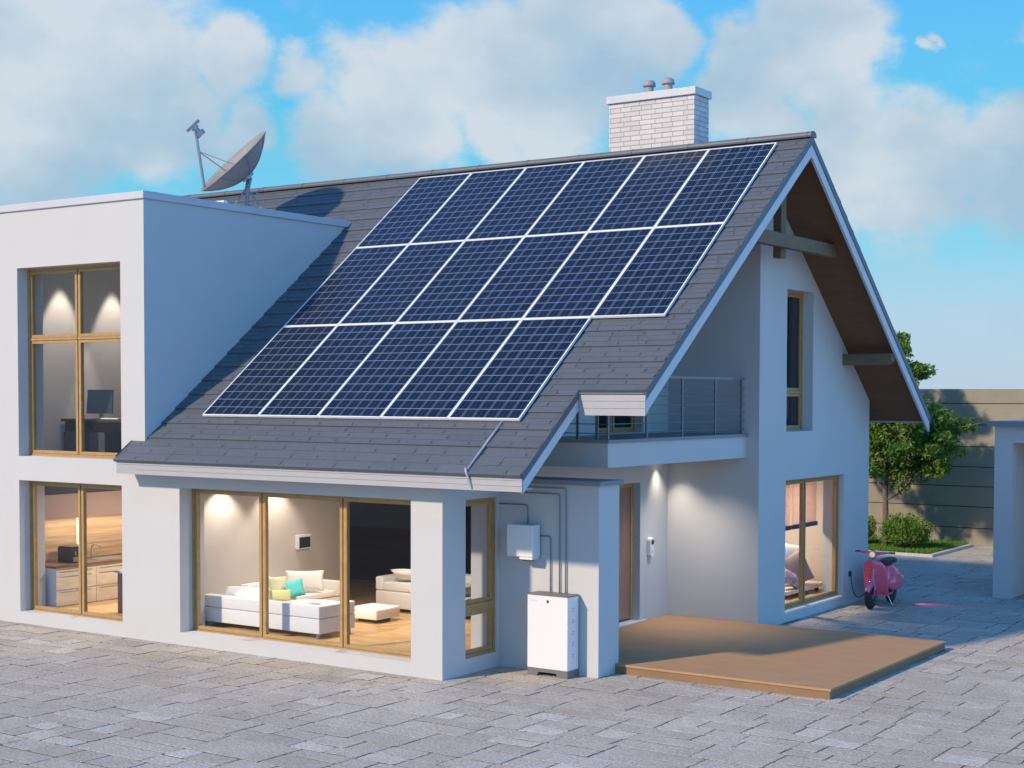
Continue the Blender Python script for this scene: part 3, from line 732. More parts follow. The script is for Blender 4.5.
MB().prism([(.04*math.cos(t), .085+.04*math.sin(t)) for t in [2*math.pi*k/20 for k in range(20)]], 'x', .075, .084).build('camera_lens', M_black, db)
MB().prism([(.02*math.cos(t), -.07+.02*math.sin(t)) for t in [2*math.pi*k/16 for k in range(16)]], 'x', .075, .081).build('button', M_coping, db)

# ------------------------------------------------------------------ wooden deck
M_deck = wood('deck_boards', (.38, .222, .112), (.435, .258, .132), (1, 3, 3), .75)
dk = thing('deck', 'low tan wooden deck in front of the entrance', 'deck')
d = MB(); d.box(.003, 4.745, 1.764, 6.155, 0.0, .098); d.build('riser', wood('deck_riser', (.22, .13, .07), (.27, .16, .09), (1, 3, 3), .75), dk)
d = MB(); n = 30; yy = 1.75
for k in range(n):
    y0 = 1.75+(6.165-1.75-.004)*k/n; y1 = 1.75+(6.165-1.75-.004)*(k+1)/n-.003
    d.box(.003, 4.761, y0, y1, .102, .133)
d.build('decking', M_deck, dk, merge=False)

# ------------------------------------------------------------------ satellite dish
RI, UP = CR, Vector((0, 0, 1))
DC = Vector((-7.84, 3.95, 8.05))
nrm = (RI*-.66+UP*.72-CF*.34).normalized()
ds = thing('satellite_dish', 'large grey satellite dish on tripod legs on the flat roof', 'satellite dish', (DC.x+.35, DC.y, 6.66))
off = Vector(ds.location)
q = nrm.to_track_quat('Z', 'Y').to_matrix().to_4x4(); TD = Matrix.Translation(DC-off) @ q
RD = .79
M_dish = mat('dish_metal', (.25, .24, .245), .6, .0, noise=(5, .08))
prof = [(RD*k/10, .35*(k/10)**2-.35) for k in range(11)]
mb = MB(); mb.lathe([(max(r_, .001), z) for r_, z in prof]+[(RD+.012, .0), (RD+.012, -.02)]+[(max(r_, .001), z-.022) for r_, z in reversed(prof)], 40, TD)
refl = mb.build('reflector', M_dish, ds, smooth=True)
ribs = MB()
for k in range(8):
    t = 2*math.pi*k/8; ribs.tube([TD @ Vector((r_*math.cos(t), r_*math.sin(t), z-.03)) for r_, z in prof[1:]], .008, 5)
ribs.build('rib', M_dish, refl)
down = (TD.to_3x3().inverted() @ Vector((0, 0, -1))); down.z = 0; down.normalize(); sidev = Vector((-down.y, down.x, 0))
feed = TD @ (Vector((0, 0, .86))+down*.10)
bot = TD @ (down*(RD-.03)+Vector((0, 0, -.02)))
ar = MB(); ar.tube([bot, feed+(bot-feed)*.06], .027, 8); ar.build('feed_arm', M_steel, ds)
st = MB()
mid = bot+(feed-bot)*.62
for s_ in (-1, 1): st.tube([mid, TD @ (sidev*s_*RD*.55+down*RD*.1+Vector((0, 0, -.18)))], .009, 6)
st.build('strut', M_steel, ds)
TF = Matrix.Translation(feed) @ q
hd = MB(); hd.lathe([(.001, -.17), (.09, -.17), (.09, -.09), (.05, -.08), (.045, -.02), (.07, -.02), (.07, .02), (.001, .02)], 16, TF)
hd.build('feed_horn', M_steel, ds)
bx = MB(); cs_ = [TF @ (down*x_*.14+sidev*y_*.06+Vector((0, 0, .03+z_*.05))) for z_ in (0, 1) for (x_, y_) in ((-1, -1), (1, -1), (1, 1), (-1, 1))]
bx.add(cs_, [(0, 3, 2, 1), (4, 5, 6, 7), (0, 1, 5, 4), (1, 2, 6, 5), (2, 3, 7, 6), (3, 0, 4, 7)]); bx.build('receiver_box', M_dish, ds)
hub = TD @ Vector((0, 0, -.38)); bk = MB()
foot = Vector((0, 0, 0)); top = Vector((0.02, 0, .88))
bk.tube([hub+(hub-TD @ Vector((0, 0, 0))).normalized()*.06, top], .05, 10); bk.tube([TD @ Vector((0, 0, -.42)), TD @ Vector((0, 0, -.33))], .12, 14)
bk.build('bracket', M_steel, ds)
ps = MB(); ps.tube([foot, top], .035, 10); ps.tube([top+Vector((0, 0, -.12)), top+RI*.15+Vector((0, 0, -.13)), top+RI*.22+Vector((0, 0, -.04))], .016, 8); ps.build('mast', M_pipe, ds)
for k in range(3):
    t = R(20+120*k); lgm = MB(); lgm.tube([Vector((0, 0, .88)), Vector((.66*math.cos(t), .66*math.sin(t), 0))], .018, 6); lgm.build('leg', M_pipe, ds)
tag(MB().box(-7.27, -7.05, 2.95, 3.05, 6.66, 7.17).build('roof_vent', M_white, bevel=.01), 'small white vent just showing above the flat roof edge', 'vent')

# ------------------------------------------------------------------ lamps
M_glow = mat('lamp_glow', (1, 1, 1), .5, emit=((1, .86, .66), 14))
WARM = (1.0, .80, .58)
def downlight(name_lab, loc, energy, spot, blend, group=None, color=WARM, tilt=(0, 0, -1), rad=.03):
    t_ = thing('downlight', name_lab, 'lamp', loc, 0, group)
    b_ = MB(); b_.lathe([(.001, .03), (.05, .03), (.05, .0), (.04, -.004), (.04, .006), (.001, .006)], 20); b_.build('housing', M_steel, t_)
    c_ = MB(); c_.lathe([(.001, .0055), (.036, .0055), (.036, .003), (.001, .003)], 16); c_.build('bulb', M_glow, t_)
    light('spot', 'SPOT', (0, 0, -.01), energy, color, t_, spot_size=spot, spot_blend=blend, shadow_soft_size=rad, to=tilt)
    return t_
downlight('round downlight under the balcony in the corner beside the doorbell', (.115, 5.73, 2.785), 105, R(84), 1.0, color=(1, .86, .70), tilt=(.22, .10, -1))
downlight('second round downlight under the balcony, farther from the entrance door', (.95, 5.30, 2.782), 120, R(118), 1.0, color=(1, .86, .70))
for k, (y, w_) in enumerate(((1.114, 'front'), (2.28, 'rear'))):
    downlight('living room ceiling downlight, the %s one of the two washing the beige wall' % w_, (-4.84, y-.1, 2.465), 75, R(96), .6, 'living room downlights', color=(1, .88, .72), tilt=(-.25, 0, -1))
for k, (y, w_) in enumerate(((1.214, 'left'), (2.343, 'right'))):
    downlight('upstairs ceiling downlight over the %s light cone on the office wall' % w_, (-8.91, y+.0, 6.415), 400, R(44), .35, 'office downlights', color=(1, .90, .78), tilt=(0, 0, -1))
def unseen_ceiling_lamp(lab, loc, energy, size=.5, color=WARM):  # out-of-view lamps; living room, kitchen and office ones are added fill
    t_ = thing('unseen_ceiling_lamp', lab, 'lamp', loc)
    MB().lathe([(.001, 0), (.18, 0), (.18, -.035), (.16, -.05), (.001, -.05)], 24).build('shade', M_white, t_)
    light('glow', 'AREA', (0, 0, -.055), energy, color, t_, shape='DISK', size=size)
    return t_
unseen_ceiling_lamp('unseen round white ceiling lamp added to fill the living room above the sofas', (-2.9, 2.0, 2.495), 80)
unseen_ceiling_lamp('unseen round white ceiling lamp added to fill the kitchen with light', (-7.4, 1.9, 2.495), 75)
unseen_ceiling_lamp('unseen round white ceiling lamp added to fill the upstairs office', (-7.4, 2.2, 6.445), 9)
unseen_ceiling_lamp('round white ceiling lamp in the ground floor bedroom', (.2, 8.8, 2.495), 110)

# ------------------------------------------------------------------ living room furniture
def cushion(name, lab, cat, loc, size, rot, material, group=None):
    """pillow: pinched superellipsoid"""
    mb = MB(); n, k = 20, 10; w_, h_, t_ = size; vs = []; fs = []
    for i in range(n+1):
        for j in range(n+1):
            u_, v_ = -1+2*i/n, -1+2*j/n
            th = t_*(max(0, 1-abs(u_)**2.6)*max(0, 1-abs(v_)**2.6))**.5
            pin = 1-.07*(abs(u_)**2*(1-abs(v_)**2)+abs(v_)**2*(1-abs(u_)**2))
            vs.append((u_*w_*pin, th, v_*h_*pin)); 
    base_ = len(vs)
    vs2 = [(x, -y, z) for x, y, z in vs]
    idx = lambda i, j: i*(n+1)+j
    for i in range(n):
        for j in range(n):
            fs.append((idx(i, j), idx(i+1, j), idx(i+1, j+1), idx(i, j+1))); fs.append(tuple(base_+q for q in (idx(i, j+1), idx(i+1, j+1), idx(i+1, j), idx(i, j))))
    mb.add(vs+vs2, fs); o = mb.build(name, material, smooth=True); o.location = loc; o.rotation_euler = [R(a) for a in rot]
    return tag(o, lab, cat, group)
sf = thing('corner_sofa', 'white corner sofa with its long back against the big living room window', 'sofa', (-5.16, .62, .2))
# local: x along window to 2.25, y into room
def soft(name, x0, x1, y0, y1, z0, z1, parent, bev=.03, m_=M_soft):
    o = MB().box(x0, x1, y0, y1, z0, z1).build(name, m_, parent); b = o.modifiers.new('b', 'BEVEL'); b.width = bev; b.segments = 4; b.limit_method = 'ANGLE'
    for p in o.data.polygons: p.use_smooth = True
    return o
soft('base', .0, 2.415, .0, .80, .08, .30, sf, .012)
soft('backrest', .0, 2.415, 0, .16, .305, .49, sf, .02); soft('armrest', 2.26, 2.417, .165, .80, .305, .49, sf, .02)
soft('seat', .02, 2.25, .17, .82, .305, .40, sf)
soft('base', .0, .95, .805, 2.15, .08, .30, sf, .012); soft('backrest', .0, .20, .805, 2.15, .305, .56, sf, .02); soft('seat', .21, .97, .83, 1.98, .305, .41, sf)
soft('armrest', .21, .97, 1.99, 2.15, .305, .55, sf, .02)
for (x, y) in ((.12, .06), (2.34, .06), (2.34, .74), (.12, 2.08), (.88, 2.08)): MB().box(x-.02, x+.02, y-.02, y+.02, 0, .08).build('leg', M_steel, sf)
cushion('cushion', 'white cushion lying at the left end of the corner sofa', 'cushion', (-4.72, .92, .72), (.20, .15, .06), (-62, 0, 30), M_soft)
cushion('cushion', 'pale cushion in the middle of the corner sofa, left of the lime cushions', 'cushion', (-4.35, .95, .71), (.20, .15, .06), (-50, 0, 20), M_soft)
cushion('cushion', 'tall straw green cushion behind the turquoise one', 'cushion', (-4.45, 1.52, .78), (.16, .15, .06), (-18, 0, 50), M_green2)
cushion('cushion', 'low lime green cushion in front of the straw one', 'cushion', (-4.1, 1.22, .69), (.17, .09, .06), (-25, 0, 40), M_lime)
cushion('cushion', 'turquoise square cushion tilted on the corner sofa', 'cushion', (-4.15, 1.62, .745), (.14, .14, .06), (-18, -14, 38), M_cyan)
cushion('cushion', 'large white cushion leaning on the sofa back, right of the turquoise one', 'cushion', (-4.42, 2.12, .80), (.31, .17, .08), (-18, 0, 38), M_soft)
cushion('cushion', 'flat round white seat cushion at the front of the corner sofa', 'cushion', (-3.42, 1.22, .63), (.38, .24, .04), (88, 0, 20), M_soft)
s2 = thing('sofa', 'white two seat sofa deeper in the living room beside the pouf', 'sofa', (-4.02, 3.40, .2))
soft('base', 0, 1.9, 0, .85, .06, .34, s2, .03); soft('armrest', 0, .16, 0, .85, .345, .57, s2); soft('seat', .17, 1.75, .0, .62, .345, .50, s2); soft('backrest', .17, 1.9, .64, .85, .345, .62, s2)
cushion('cushion', 'rolled white cushion on top of the two seat sofa', 'cushion', (-3.36, 3.50, .84), (.32, .12, .07), (55, 0, 8), M_soft)
pf = thing('pouf', 'low square white pouf on the wooden floor between the sofas', 'pouf', (-3.60, 2.22, .2))
soft('seat', 0, .60, 0, .60, .06, .23, pf, .03)
MB().box(.12, .48, .12, .48, 0, .06).build('base', M_black, pf)
th = thing('wall_display', 'small white control panel with a dark screen on the living room wall', 'control panel', (-5.17, 2.86, 1.33))
MB().box(.002, .07, -.16, .16, -.12, .12).build('housing', M_white, th, bevel=.008)
MB().box(.071, .074, -.125, .14, -.10, .08).build('screen', mat('dark_screen', (.03, .03, .035), .2), th)

# ------------------------------------------------------------------ kitchen
kc = thing('kitchen_counter', 'light wood kitchen counter with a dark worktop along the left wall', 'kitchen counter', (-9.24, .575, .2))
MB().box(.0, .60, .02, 3.4, .0, .65).build('cabinet', M_revl, kc)
dfr = MB()
for k in range(4):
    for (za, zb) in ((.02, .27), (.29, .62)):
        dfr.box(.601, .620, .02+.84*k, .02+.84*(k+1)-.008, za, zb)
dfr.build('drawer_front', M_lightwood, kc, merge=False)
hn = MB()
for k in range(4):
    for z in (.24, .50, .585): hn.box(.6202, .628, .10+.84*k, .02+.84*(k+1)-.10, z, z+.008)
hn.build('handle', M_steel, kc, merge=False)
MB().box(.0, .64, .0, 3.42, .655, .695).build('worktop', M_countertop, kc)
MB().box(.0, .30, .0, .06, .696, .76).build('upstand', M_countertop, kc)
MB().box(.10, .50, 1.05, 1.60, .6952, .700).build('sink', M_steel, kc)
tp = MB(); tp.tube([(.20, 1.10, .70), (.20, 1.10, .86), (.22, 1.11, .94), (.28, 1.13, .96), (.34, 1.16, .94), (.35, 1.17, .90)], .011, 8); tp.build('tap', M_steel, kc, smooth=True)
ku = thing('wall_cabinet', 'reddish brown wall cabinets above the kitchen counter', 'wall cabinet', (-9.24, .575, 1.66))
MB().box(.02, .35, .0, 3.4, .0, .42).build('cabinet', mat('mauve_laminate', (.42, .30, .27), .4), ku)
MB().box(.02, .33, .0, 3.4, .422, .80).build('bulkhead', M_curtain, ku)
MB().box(.0, .018, .0, 3.42, -.75, .0).build('splashback', M_backsplash, ku)
light('strip', 'AREA', (.20, 1.7, -.012), 26, (1, .82, .60), ku, shape='RECTANGLE', size=.06, size_y=3.2)
MB().box(.02, .04, .93, .955, -.50, -.03).build('light_bar', mat('warm_bar', (1, 1, 1), .5, emit=((1, .8, .5), .45)), ku)
cf = thing('coffee_machine', 'black coffee machine on the kitchen worktop', 'coffee machine', (-9.12, 1.02, .897))
MB().box(.0, .36, .0, .20, .0, .26).build('body', M_black, cf, bevel=.01); MB().box(.361, .375, .03, .17, .02, .10).build('drip_tray', M_steel, cf); MB().box(.05, .38, -.01, .21, .262, .285).build('lid', M_black, cf)
MB().tube([(.37, .06, .2), (.40, .06, .2), (.40, .06, .14)], .012, 8).build('spout', M_steel, cf)
ki = thing('kitchen_island', 'dark brown end of a kitchen island at the right edge of the kitchen window', 'kitchen island', (-7.33, .80, .2))
MB().box(.0, 1.4, .0, 1.0, .0, .66).build('body', M_door, ki); MB().box(-.04, 1.44, -.04, 1.04, .662, .70).build('worktop', M_coping, ki)

# ------------------------------------------------------------------ upstairs office
dt = thing('desk', 'dark topped desk behind the upstairs corner window', 'desk', (-9.20, 1.2, 2.72))
MB().box(-.03, 1.85, .0, .7, .60, .645).build('desktop', M_deskt, dt)
MB().box(.02, .05, .05, .65, 0, .60).build('leg', M_deskt, dt); MB().box(1.78, 1.81, .05, .65, 0, .60).build('leg', M_deskt, dt)
MB().box(.05, 1.78, .62, .64, .05, .60).build('back_panel', mat('mauve_panel', (.30, .20, .19), .6), dt)
pd = MB().box(.02, .40, .02, .55, .04, .42).build('drawer_unit', M_curtain, dt)
MB().box(.68, 1.08, .02, .55, .04, .42).build('drawer_unit', M_curtain, dt)
mo = thing('monitor', 'dark computer monitor standing on the upstairs desk', 'monitor', (-8.42, 1.35, 3.367))
MB().add([(-.30, -.02, .09), (.33, .0, .09), (.24, .10, .50), (-.38, .08, .50), (-.30, .0, .09), (.33, .02, .09), (.24, .12, .50), (-.38, .10, .50)], [(0, 1, 2, 3), (7, 6, 5, 4), (4, 5, 1, 0), (5, 6, 2, 1), (6, 7, 3, 2), (7, 4, 0, 3)]).build('screen', mat('screen_blue_black', (.012, .03, .055), .25), mo)
MB().box(-.03, .03, .03, .07, .0, .12).build('stand', M_steel, mo); MB().box(-.12, .12, -.03, .13, -.0005, .012).build('foot', M_steel, mo)
kb = MB().box(-.22, .22, -.07, .07, 0, .02).build('keyboard', M_white, bevel=.005); kb.location = (-8.02, 1.30, 3.367); tag(kb, 'white keyboard on the upstairs desk in front of the monitor', 'keyboard')

# ------------------------------------------------------------------ bedroom
M_blind = mat('blind_fabric', (.60, .50, .45), .9)
_t = M_blind.node_tree; _o = [n for n in _t.nodes if n.type == 'OUTPUT_MATERIAL'][0]; _tr = N(_t, 'ShaderNodeBsdfTranslucent'); _tr.inputs[0].default_value = (.75, .60, .52, 1)
_m = N(_t, 'ShaderNodeMixShader'); _m.inputs[0].default_value = .65; L(_t, _t.nodes['Principled BSDF'].outputs[0], _m.inputs[1]); L(_t, _tr.outputs[0], _m.inputs[2]); L(_t, _m.outputs[0], _o.inputs[0])
bed = thing('bed', 'low wooden platform bed behind the gable window', 'bed', (-.9, 8.5, .17))
MB().box(.0, 2.02, .0, 1.75, .10, .17).build('platform', M_lightwood, bed, bevel=.006)
for (x, y) in ((.1, .1), (1.9, .1), (1.9, .85), (1.9, 1.6), (.1, 1.6)): MB().box(x-.03, x+.03, y-.03, y+.03, 0, .10).build('leg', M_black, bed)
soft('mattress', .05, 1.55, .08, 1.67, .171, .30, bed, .05)
cushion('pillow', 'tall white pillow leaning at the head of the bed', 'pillow', (.72, 9.30, .80), (.36, .34, .11), (-12, 14, 62), M_soft)
cushion('pillow', 'brown grey pillow standing in front of the tall white one', 'pillow', (.92, 9.38, .66), (.26, .30, .09), (-14, -20, 60), mat('taupe_fabric', (.30, .23, .20), .9))
cushion('pillow', 'patterned pink pillow lying on the edge of the bed', 'pillow', (.98, 8.92, .53), (.24, .15, .08), (-30, 25, 70), mat('rose_fabric', (.55, .36, .36), .9, noise=(9, .6)))
for (ya, yb, lb) in ((7.30, 8.52, 'left'), (8.60, 9.68, 'right')):
    bl = thing('roman_blind', 'half lowered beige blind with dark lower bar, %s pane of gable window' % lb, 'blind', (1.16, ya, 1.44), 0, 'blinds in the gable window')
    sb = MB()
    for k in range(5): sb.box(-.005+.004*(k % 2), .004+.004*(k % 2), .02, yb-ya-.02, .08+k*.17, .08+(k+1)*.17-.004)
    sb.build('fabric', M_blind, bl, merge=False)
    MB().box(-.03, .03, 0, yb-ya, .0, .075).build('bar', M_curtain, bl, bevel=.01)

# ------------------------------------------------------------------ scooter
M_pink = mat('pink_paint', (.88, .13, .22), .22, spec=.6); M_pink.node_tree.nodes['Principled BSDF'].inputs['Coat Weight'].default_value = .6
M_rub = mat('tyre_rubber', (.02, .02, .022), .8); M_seat = mat('black_leather', (.02, .025, .03), .45); M_chrome = mat('chrome', (.7, .7, .72), .15, 1)
sct = thing('scooter', 'pink retro motor scooter parked on its stand behind the gable wall', 'scooter', (2.24, 9.60, 0), R(1))
sct.scale = (.9, .9, .97)
WR = .228
def wheel(y):
    T = Matrix.Translation((0, y, WR)) @ Matrix.Rotation(R(90), 4, 'Y')
    w_ = MB(); w_.lathe([(WR-.075, -.045), (WR-.02, -.05), (WR, -.03), (WR+.0, .03), (WR-.02, .05), (WR-.075, .045)], 36, T)
    o = w_.build('wheel', M_rub, sct, smooth=True)
    rm = MB(); rm.lathe([(.03, -.05), (.05, -.045), (.12, -.03), (WR-.07, -.047), (WR-.07, .047), (.12, .03), (.05, .045), (.03, .05)], 28, T); rm.build('rim', M_steel, o)
    return o
wheel(0); wheel(1.19)
# front mudguard
mg = MB(); vs = []; fs = []; n = 16
for i in range(n+1):
    t = R(25)+R(118)*i/n
    for j in range(9):
        a_ = -1+2*j/8; rr_ = WR+.035-.035*abs(a_)**2.5*1.6-.02*0; hwid = .078*(1-.35*abs(i/n-.5)*2)
        for (k, dr_) in ((0, 0),): vs.append((a_*hwid, -math.cos(t)*(WR+.045-.075*abs(a_)**3), WR+math.sin(t)*(WR+.045-.075*abs(a_)**3)))
for i in range(n):
    for j in range(8): fs.append((i*9+j, i*9+j+1, (i+1)*9+j+1, (i+1)*9+j))
mg.add(vs, fs); o = mg.build('mudguard', M_pink, sct, smooth=True); sm = o.modifiers.new('s', 'SOLIDIFY'); sm.thickness = .008
# leg shield: curved sheet
ls = MB(); vs = []; fs = []; nz, nx_ = 14, 12
for i in range(nz+1):
    f = i/nz; z = .22+.66*f; y = .27-.15*f+.10*(1-f)**3
    hwid = (.22+.03*math.sin(math.pi*min(1, f*1.1))) if f < .8 else .235*(1-((f-.8)/.2)**2*.55)
    for j in range(nx_+1):
        a_ = -1+2*j/nx_; vs.append((a_*hwid, y+.07*a_*a_-.05*math.exp(-(a_/.28)**2), z+.015*(1-abs(a_))))
for i in range(nz):
    for j in range(nx_): fs.append((i*(nx_+1)+j, i*(nx_+1)+j+1, (i+1)*(nx_+1)+j+1, (i+1)*(nx_+1)+j))
ls.add(vs, fs); o = ls.build('leg_shield', M_pink, sct, smooth=True); sm = o.modifiers.new('s', 'SOLIDIFY'); sm.thickness = .018
# steering column cover, fork, headset
MB().loft([(.055, .42, .03, .05), (.075, .42, .055, .10), (.16, .44, .05, .13), (.2, .44, .03, .10)], 16).build('horn_cover', M_pink, sct, smooth=True)
MB().tube([(.075, 0, WR), (.075, .04, .42), (0, .10, .50), (0, .17, .86), (0, .18, .98)], [.016, .02, .04, .035, .03], 10).build('fork', M_pink, sct, smooth=True)
MB().loft([(.06, 1.0, .02, .02), (.08, 1.0, .062, .062), (.13, 1.0, .075, .072), (.20, 1.0, .07, .055), (.28, .99, .04, .03)], 20, 2.1).build('headset', M_pink, sct, smooth=True)
hb = MB().tube([(-.30, .22, 1.03), (-.18, .19, 1.025), (0, .16, 1.01), (.18, .19, 1.025), (.30, .22, 1.03)], [.017, .026, .04, .026, .017], 12).build('handlebar', M_pink, sct, smooth=True)
for s_ in (-1, 1):
    MB().tube([(s_*.29, .215, 1.03), (s_*.41, .25, 1.028)], .019, 10).build('grip', M_black, hb)
    MB().tube([(s_*.27, .19, 1.02), (s_*.30, .14, 1.02), (s_*.40, .17, 1.02)], .006, 6).build('brake_lever', M_chrome, hb)
T = Matrix.Translation((0, .062, 1.0)) @ Matrix.Rotation(R(90), 4, 'X')
MB().lathe([(.001, .018), (.035, .014), (.052, .004), (.056, -.01), (.001, -.01)], 24, T).build('headlight', mat('headlight_lens', (.85, .80, .6), .2, emit=((1, .85, .55), .35)), sct, smooth=True)
T2 = Matrix.Translation((0, -.045, .505)) @ Matrix.Rotation(R(70), 4, 'X')
MB().lathe([(.001, .03), (.02, .026), (.03, .0), (.001, 0)], 14, T2).build('mudguard_lamp', M_chrome, sct, smooth=True)
# floorboard and rear body
MB().box(-.20, .20, .30, .74, .215, .25).build('floorboard', M_pink, sct, bevel=.012)
MB().loft([(.60, .34, .05, .10), (.64, .42, .12, .18), (.72, .50, .15, .24), (.85, .53, .155, .24), (1.05, .53, .15, .22), (1.25, .52, .13, .19), (1.42, .50, .09, .14), (1.50, .47, .02, .05)], 24, 2.6).build('rear_body', M_pink, sct, smooth=True)
for s_ in (-1, 1):
    MB().loft([(.70, .40, .02, .06, s_*.12), (.78, .42, .08, .13, s_*.14), (.92, .43, .11, .165, s_*.155), (1.10, .43, .115, .17, s_*.155), (1.28, .42, .10, .15, s_*.145), (1.40, .40, .06, .10, s_*.12), (1.46, .38, .01, .03, s_*.10)], 20, 2.2).build('side_cowl', M_pink, sct, smooth=True)
MB().loft([(.62, .80, .05, .02), (.66, .80, .11, .045), (.80, .80, .13, .055), (1.0, .81, .13, .06), (1.2, .81, .12, .055), (1.32, .80, .06, .03)], 20, 2.8).build('seat', M_seat, sct, smooth=True)
MB().loft([(1.49, .52, .03, .03), (1.53, .52, .03, .025)], 12).build('tail_light', mat('red_lens', (.5, .02, .02), .2, emit=((1, .05, .12), .6)), sct)
light('streak_spot', 'SPOT', (.33, 1.25, .26), 10, (1, .10, .22), sct, spot_size=R(58), spot_blend=.8, shadow_soft_size=.02, to=(1, .0, -.62))  # unseen spot beside the cowl, added to cast a pink streak
for s_ in (-1, 1): MB().tube([(s_*.08, .70, .24), (s_*.16, .78, .012), (s_*.19, .80, .01)], .012, 8).build('stand', M_chrome, sct)
# charging point
cpn = thing('wall_socket', 'small black charging socket on the blue shaded gable wall', 'socket', (XG, 10.03, .55))
MB().box(.001, .035, -.035, .035, -.05, .05).build('cover', M_black, cpn, bevel=.005)
p0 = Vector((XG+.03, 10.03, .52)); p3 = Vector((2.13, 9.86, .36)); cpts = []
for k in range(15):
    t = k/14; b0, b1, b2, b3 = (1-t)**3, 3*t*(1-t)**2, 3*t*t*(1-t), t**3
    cpts.append(p0*b0+(p0+Vector((.06, 0, -.55)))*b1+(Vector((1.95, 9.86, .12)))*b2+p3*b3)
tag(MB().tube(cpts, .009, 8).build('charging_cable', M_black, smooth=True), 'black charging cable curving from the wall socket to the pink scooter', 'cable')

# ------------------------------------------------------------------ garden wall, garage, planting bed
gwall = thing('garden_wall', 'tall tan concrete garden wall with horizontal grooves behind the tree', 'wall', (0, 21.83, 0))
gm = MB(); zz = [0, .456, 1.0, 1.518, 2.016, 2.531, 3.086, 3.628, 3.985]
for i in range(8):
    a, b = zz[i], zz[i+1]-.022
    gm.box(-34, 20, 0, .2, a, b if i < 7 else 3.985)
gm.build('concrete_board', M_concrete, gwall, merge=False)
MB().box(-34, 20, .03, .19, .01, 3.9).build('core', mat('groove_shadow', (.10, .085, .065), .9), gwall)
gr = thing('garage', 'white flat roofed garage at the right edge with an open front', 'garage', (3.60, 12.33, 0))
GX = 4.2
MB().box(0, .335, 0, 5, 0, 3.235).build('wall', M_wall, gr)
MB().box(GX-.3, GX, 0, 5, 0, 3.235).build('wall', M_wall, gr)
MB().box(.335, GX-.3, 0, .335, 2.93, 3.235).build('lintel', M_wall, gr)
MB().box(.335, GX-.3, 4.7, 5, 0, 3.235).build('wall', M_wall, gr)
MB().box(-.11, GX+.11, -.11, 5.11, 3.236, 3.335).build('roof', M_copd, gr)
MB().box(.335, GX-.3, .335, 4.7, 3.0, 3.2).build('ceiling', M_wall, gr)
MB().box(1.0, 1.6, 3.2, 4.4, 0.0, 1.4).build('cupboard', M_curtain, gr)
kb_ = MB(); kb_.box(-9, .315, 18.54, 18.66, -.02, .06); kb_.box(.195, .315, 18.66, 21.6, -.02, .06); tag(kb_.build('kerb', M_kerb, bevel=.006), 'pale concrete kerb round the grass bed under the tree', 'kerb')
M_grass = attr_mat('grass', 'tone', [(0, (.05, .12, .012)), (.5, (.09, .20, .02)), (1, (.14, .28, .04))], .8)
gb = MB(); rnd = random.Random(5)
gb.add([(-9, 18.66, .04), (.195, 18.66, .04), (.195, 21.8, .04), (-9, 21.8, .04)], [(0, 1, 2, 3)], .2)
for k in range(16000):
    x = rnd.uniform(-4.2, .18); y = 18.67+(21.75-18.67)*rnd.random()**1.3; h = rnd.uniform(.05, .10); a = rnd.uniform(0, 6.28); w_ = .010
    dx, dy = math.cos(a)*w_, math.sin(a)*w_; lx, ly = rnd.uniform(-.03, .03), rnd.uniform(-.03, .03)
    gb.add([(x-dx, y-dy, .06), (x+dx, y+dy, .06), (x+lx, y+ly, .06+h)], [(0, 1, 2)], rnd.random())
tag(gb.build('grass', M_grass), 'short green lawn grass in the bed by the garden wall', 'grass', kind='stuff')

# ------------------------------------------------------------------ tree and bushes
def leaf_mat(name, c0, c1, c2):
    M = attr_mat(name, 'tone', [(0, c0), (.5, c1), (1, c2)], .55); t = M.node_tree; b = t.nodes['Principled BSDF']
    o = [n for n in t.nodes if n.type == 'OUTPUT_MATERIAL'][0]; tr = N(t, 'ShaderNodeBsdfTranslucent'); mx = N(t, 'ShaderNodeMixShader'); mx.inputs[0].default_value = .3
    src = b.inputs['Base Color'].links[0].from_socket; L(t, src, tr.inputs[0]); L(t, b.outputs[0], mx.inputs[1]); L(t, tr.outputs[0], mx.inputs[2]); L(t, mx.outputs[0], o.inputs[0])
    return M
M_leaf = leaf_mat('tree_leaf', (.05, .12, .012), (.10, .20, .022), (.20, .31, .04))
M_bush = leaf_mat('bush_leaf', (.06, .14, .015), (.13, .25, .03), (.26, .38, .07))
M_bark = mat('bark', (.16, .12, .10), .9, noise=(14, .3), bump=(30, .8, .02))
def leaves(mb, c, r, n, size, rnd, flat=1.0):
    for k in range(n):
        while True:
            v = Vector((rnd.uniform(-1, 1), rnd.uniform(-1, 1), rnd.uniform(-1, 1)))
            if .15 < v.length < 1: break
        p = Vector(c)+Vector((v.x*r[0], v.y*r[1], v.z*r[2])); s = size*rnd.uniform(.6, 1.25)
        a = Vector((rnd.gauss(0, 1), rnd.gauss(0, 1), rnd.gauss(0, 1))).normalized(); b_ = a.cross(Vector((rnd.gauss(0, 1), rnd.gauss(0, 1), rnd.gauss(0, 1)))).normalized()
        up = a.cross(b_)*s*.14
        mb.add([p-a*s, p+b_*s*.42+up, p+a*s, p-b_*s*.42+up], [(0, 1, 2, 3)], min(1, max(0, rnd.gauss(.5, .25))))
tr = thing('tree', 'leafy green tree with a slim trunk in the grass bed by the garden wall', 'tree', (-1.34, 19.85, .05))
tk = MB(); rnd = random.Random(21)
tk.tube([(0, 0, -.02), (.01, 0, .5), (-.02, .01, 1.3), (.0, 0, 2.0), (.05, 0, 2.9), (.12, 0, 3.9), (.2, .05, 4.8)], [.095, .075, .068, .062, .05, .032, .012], 12)
clumps = []
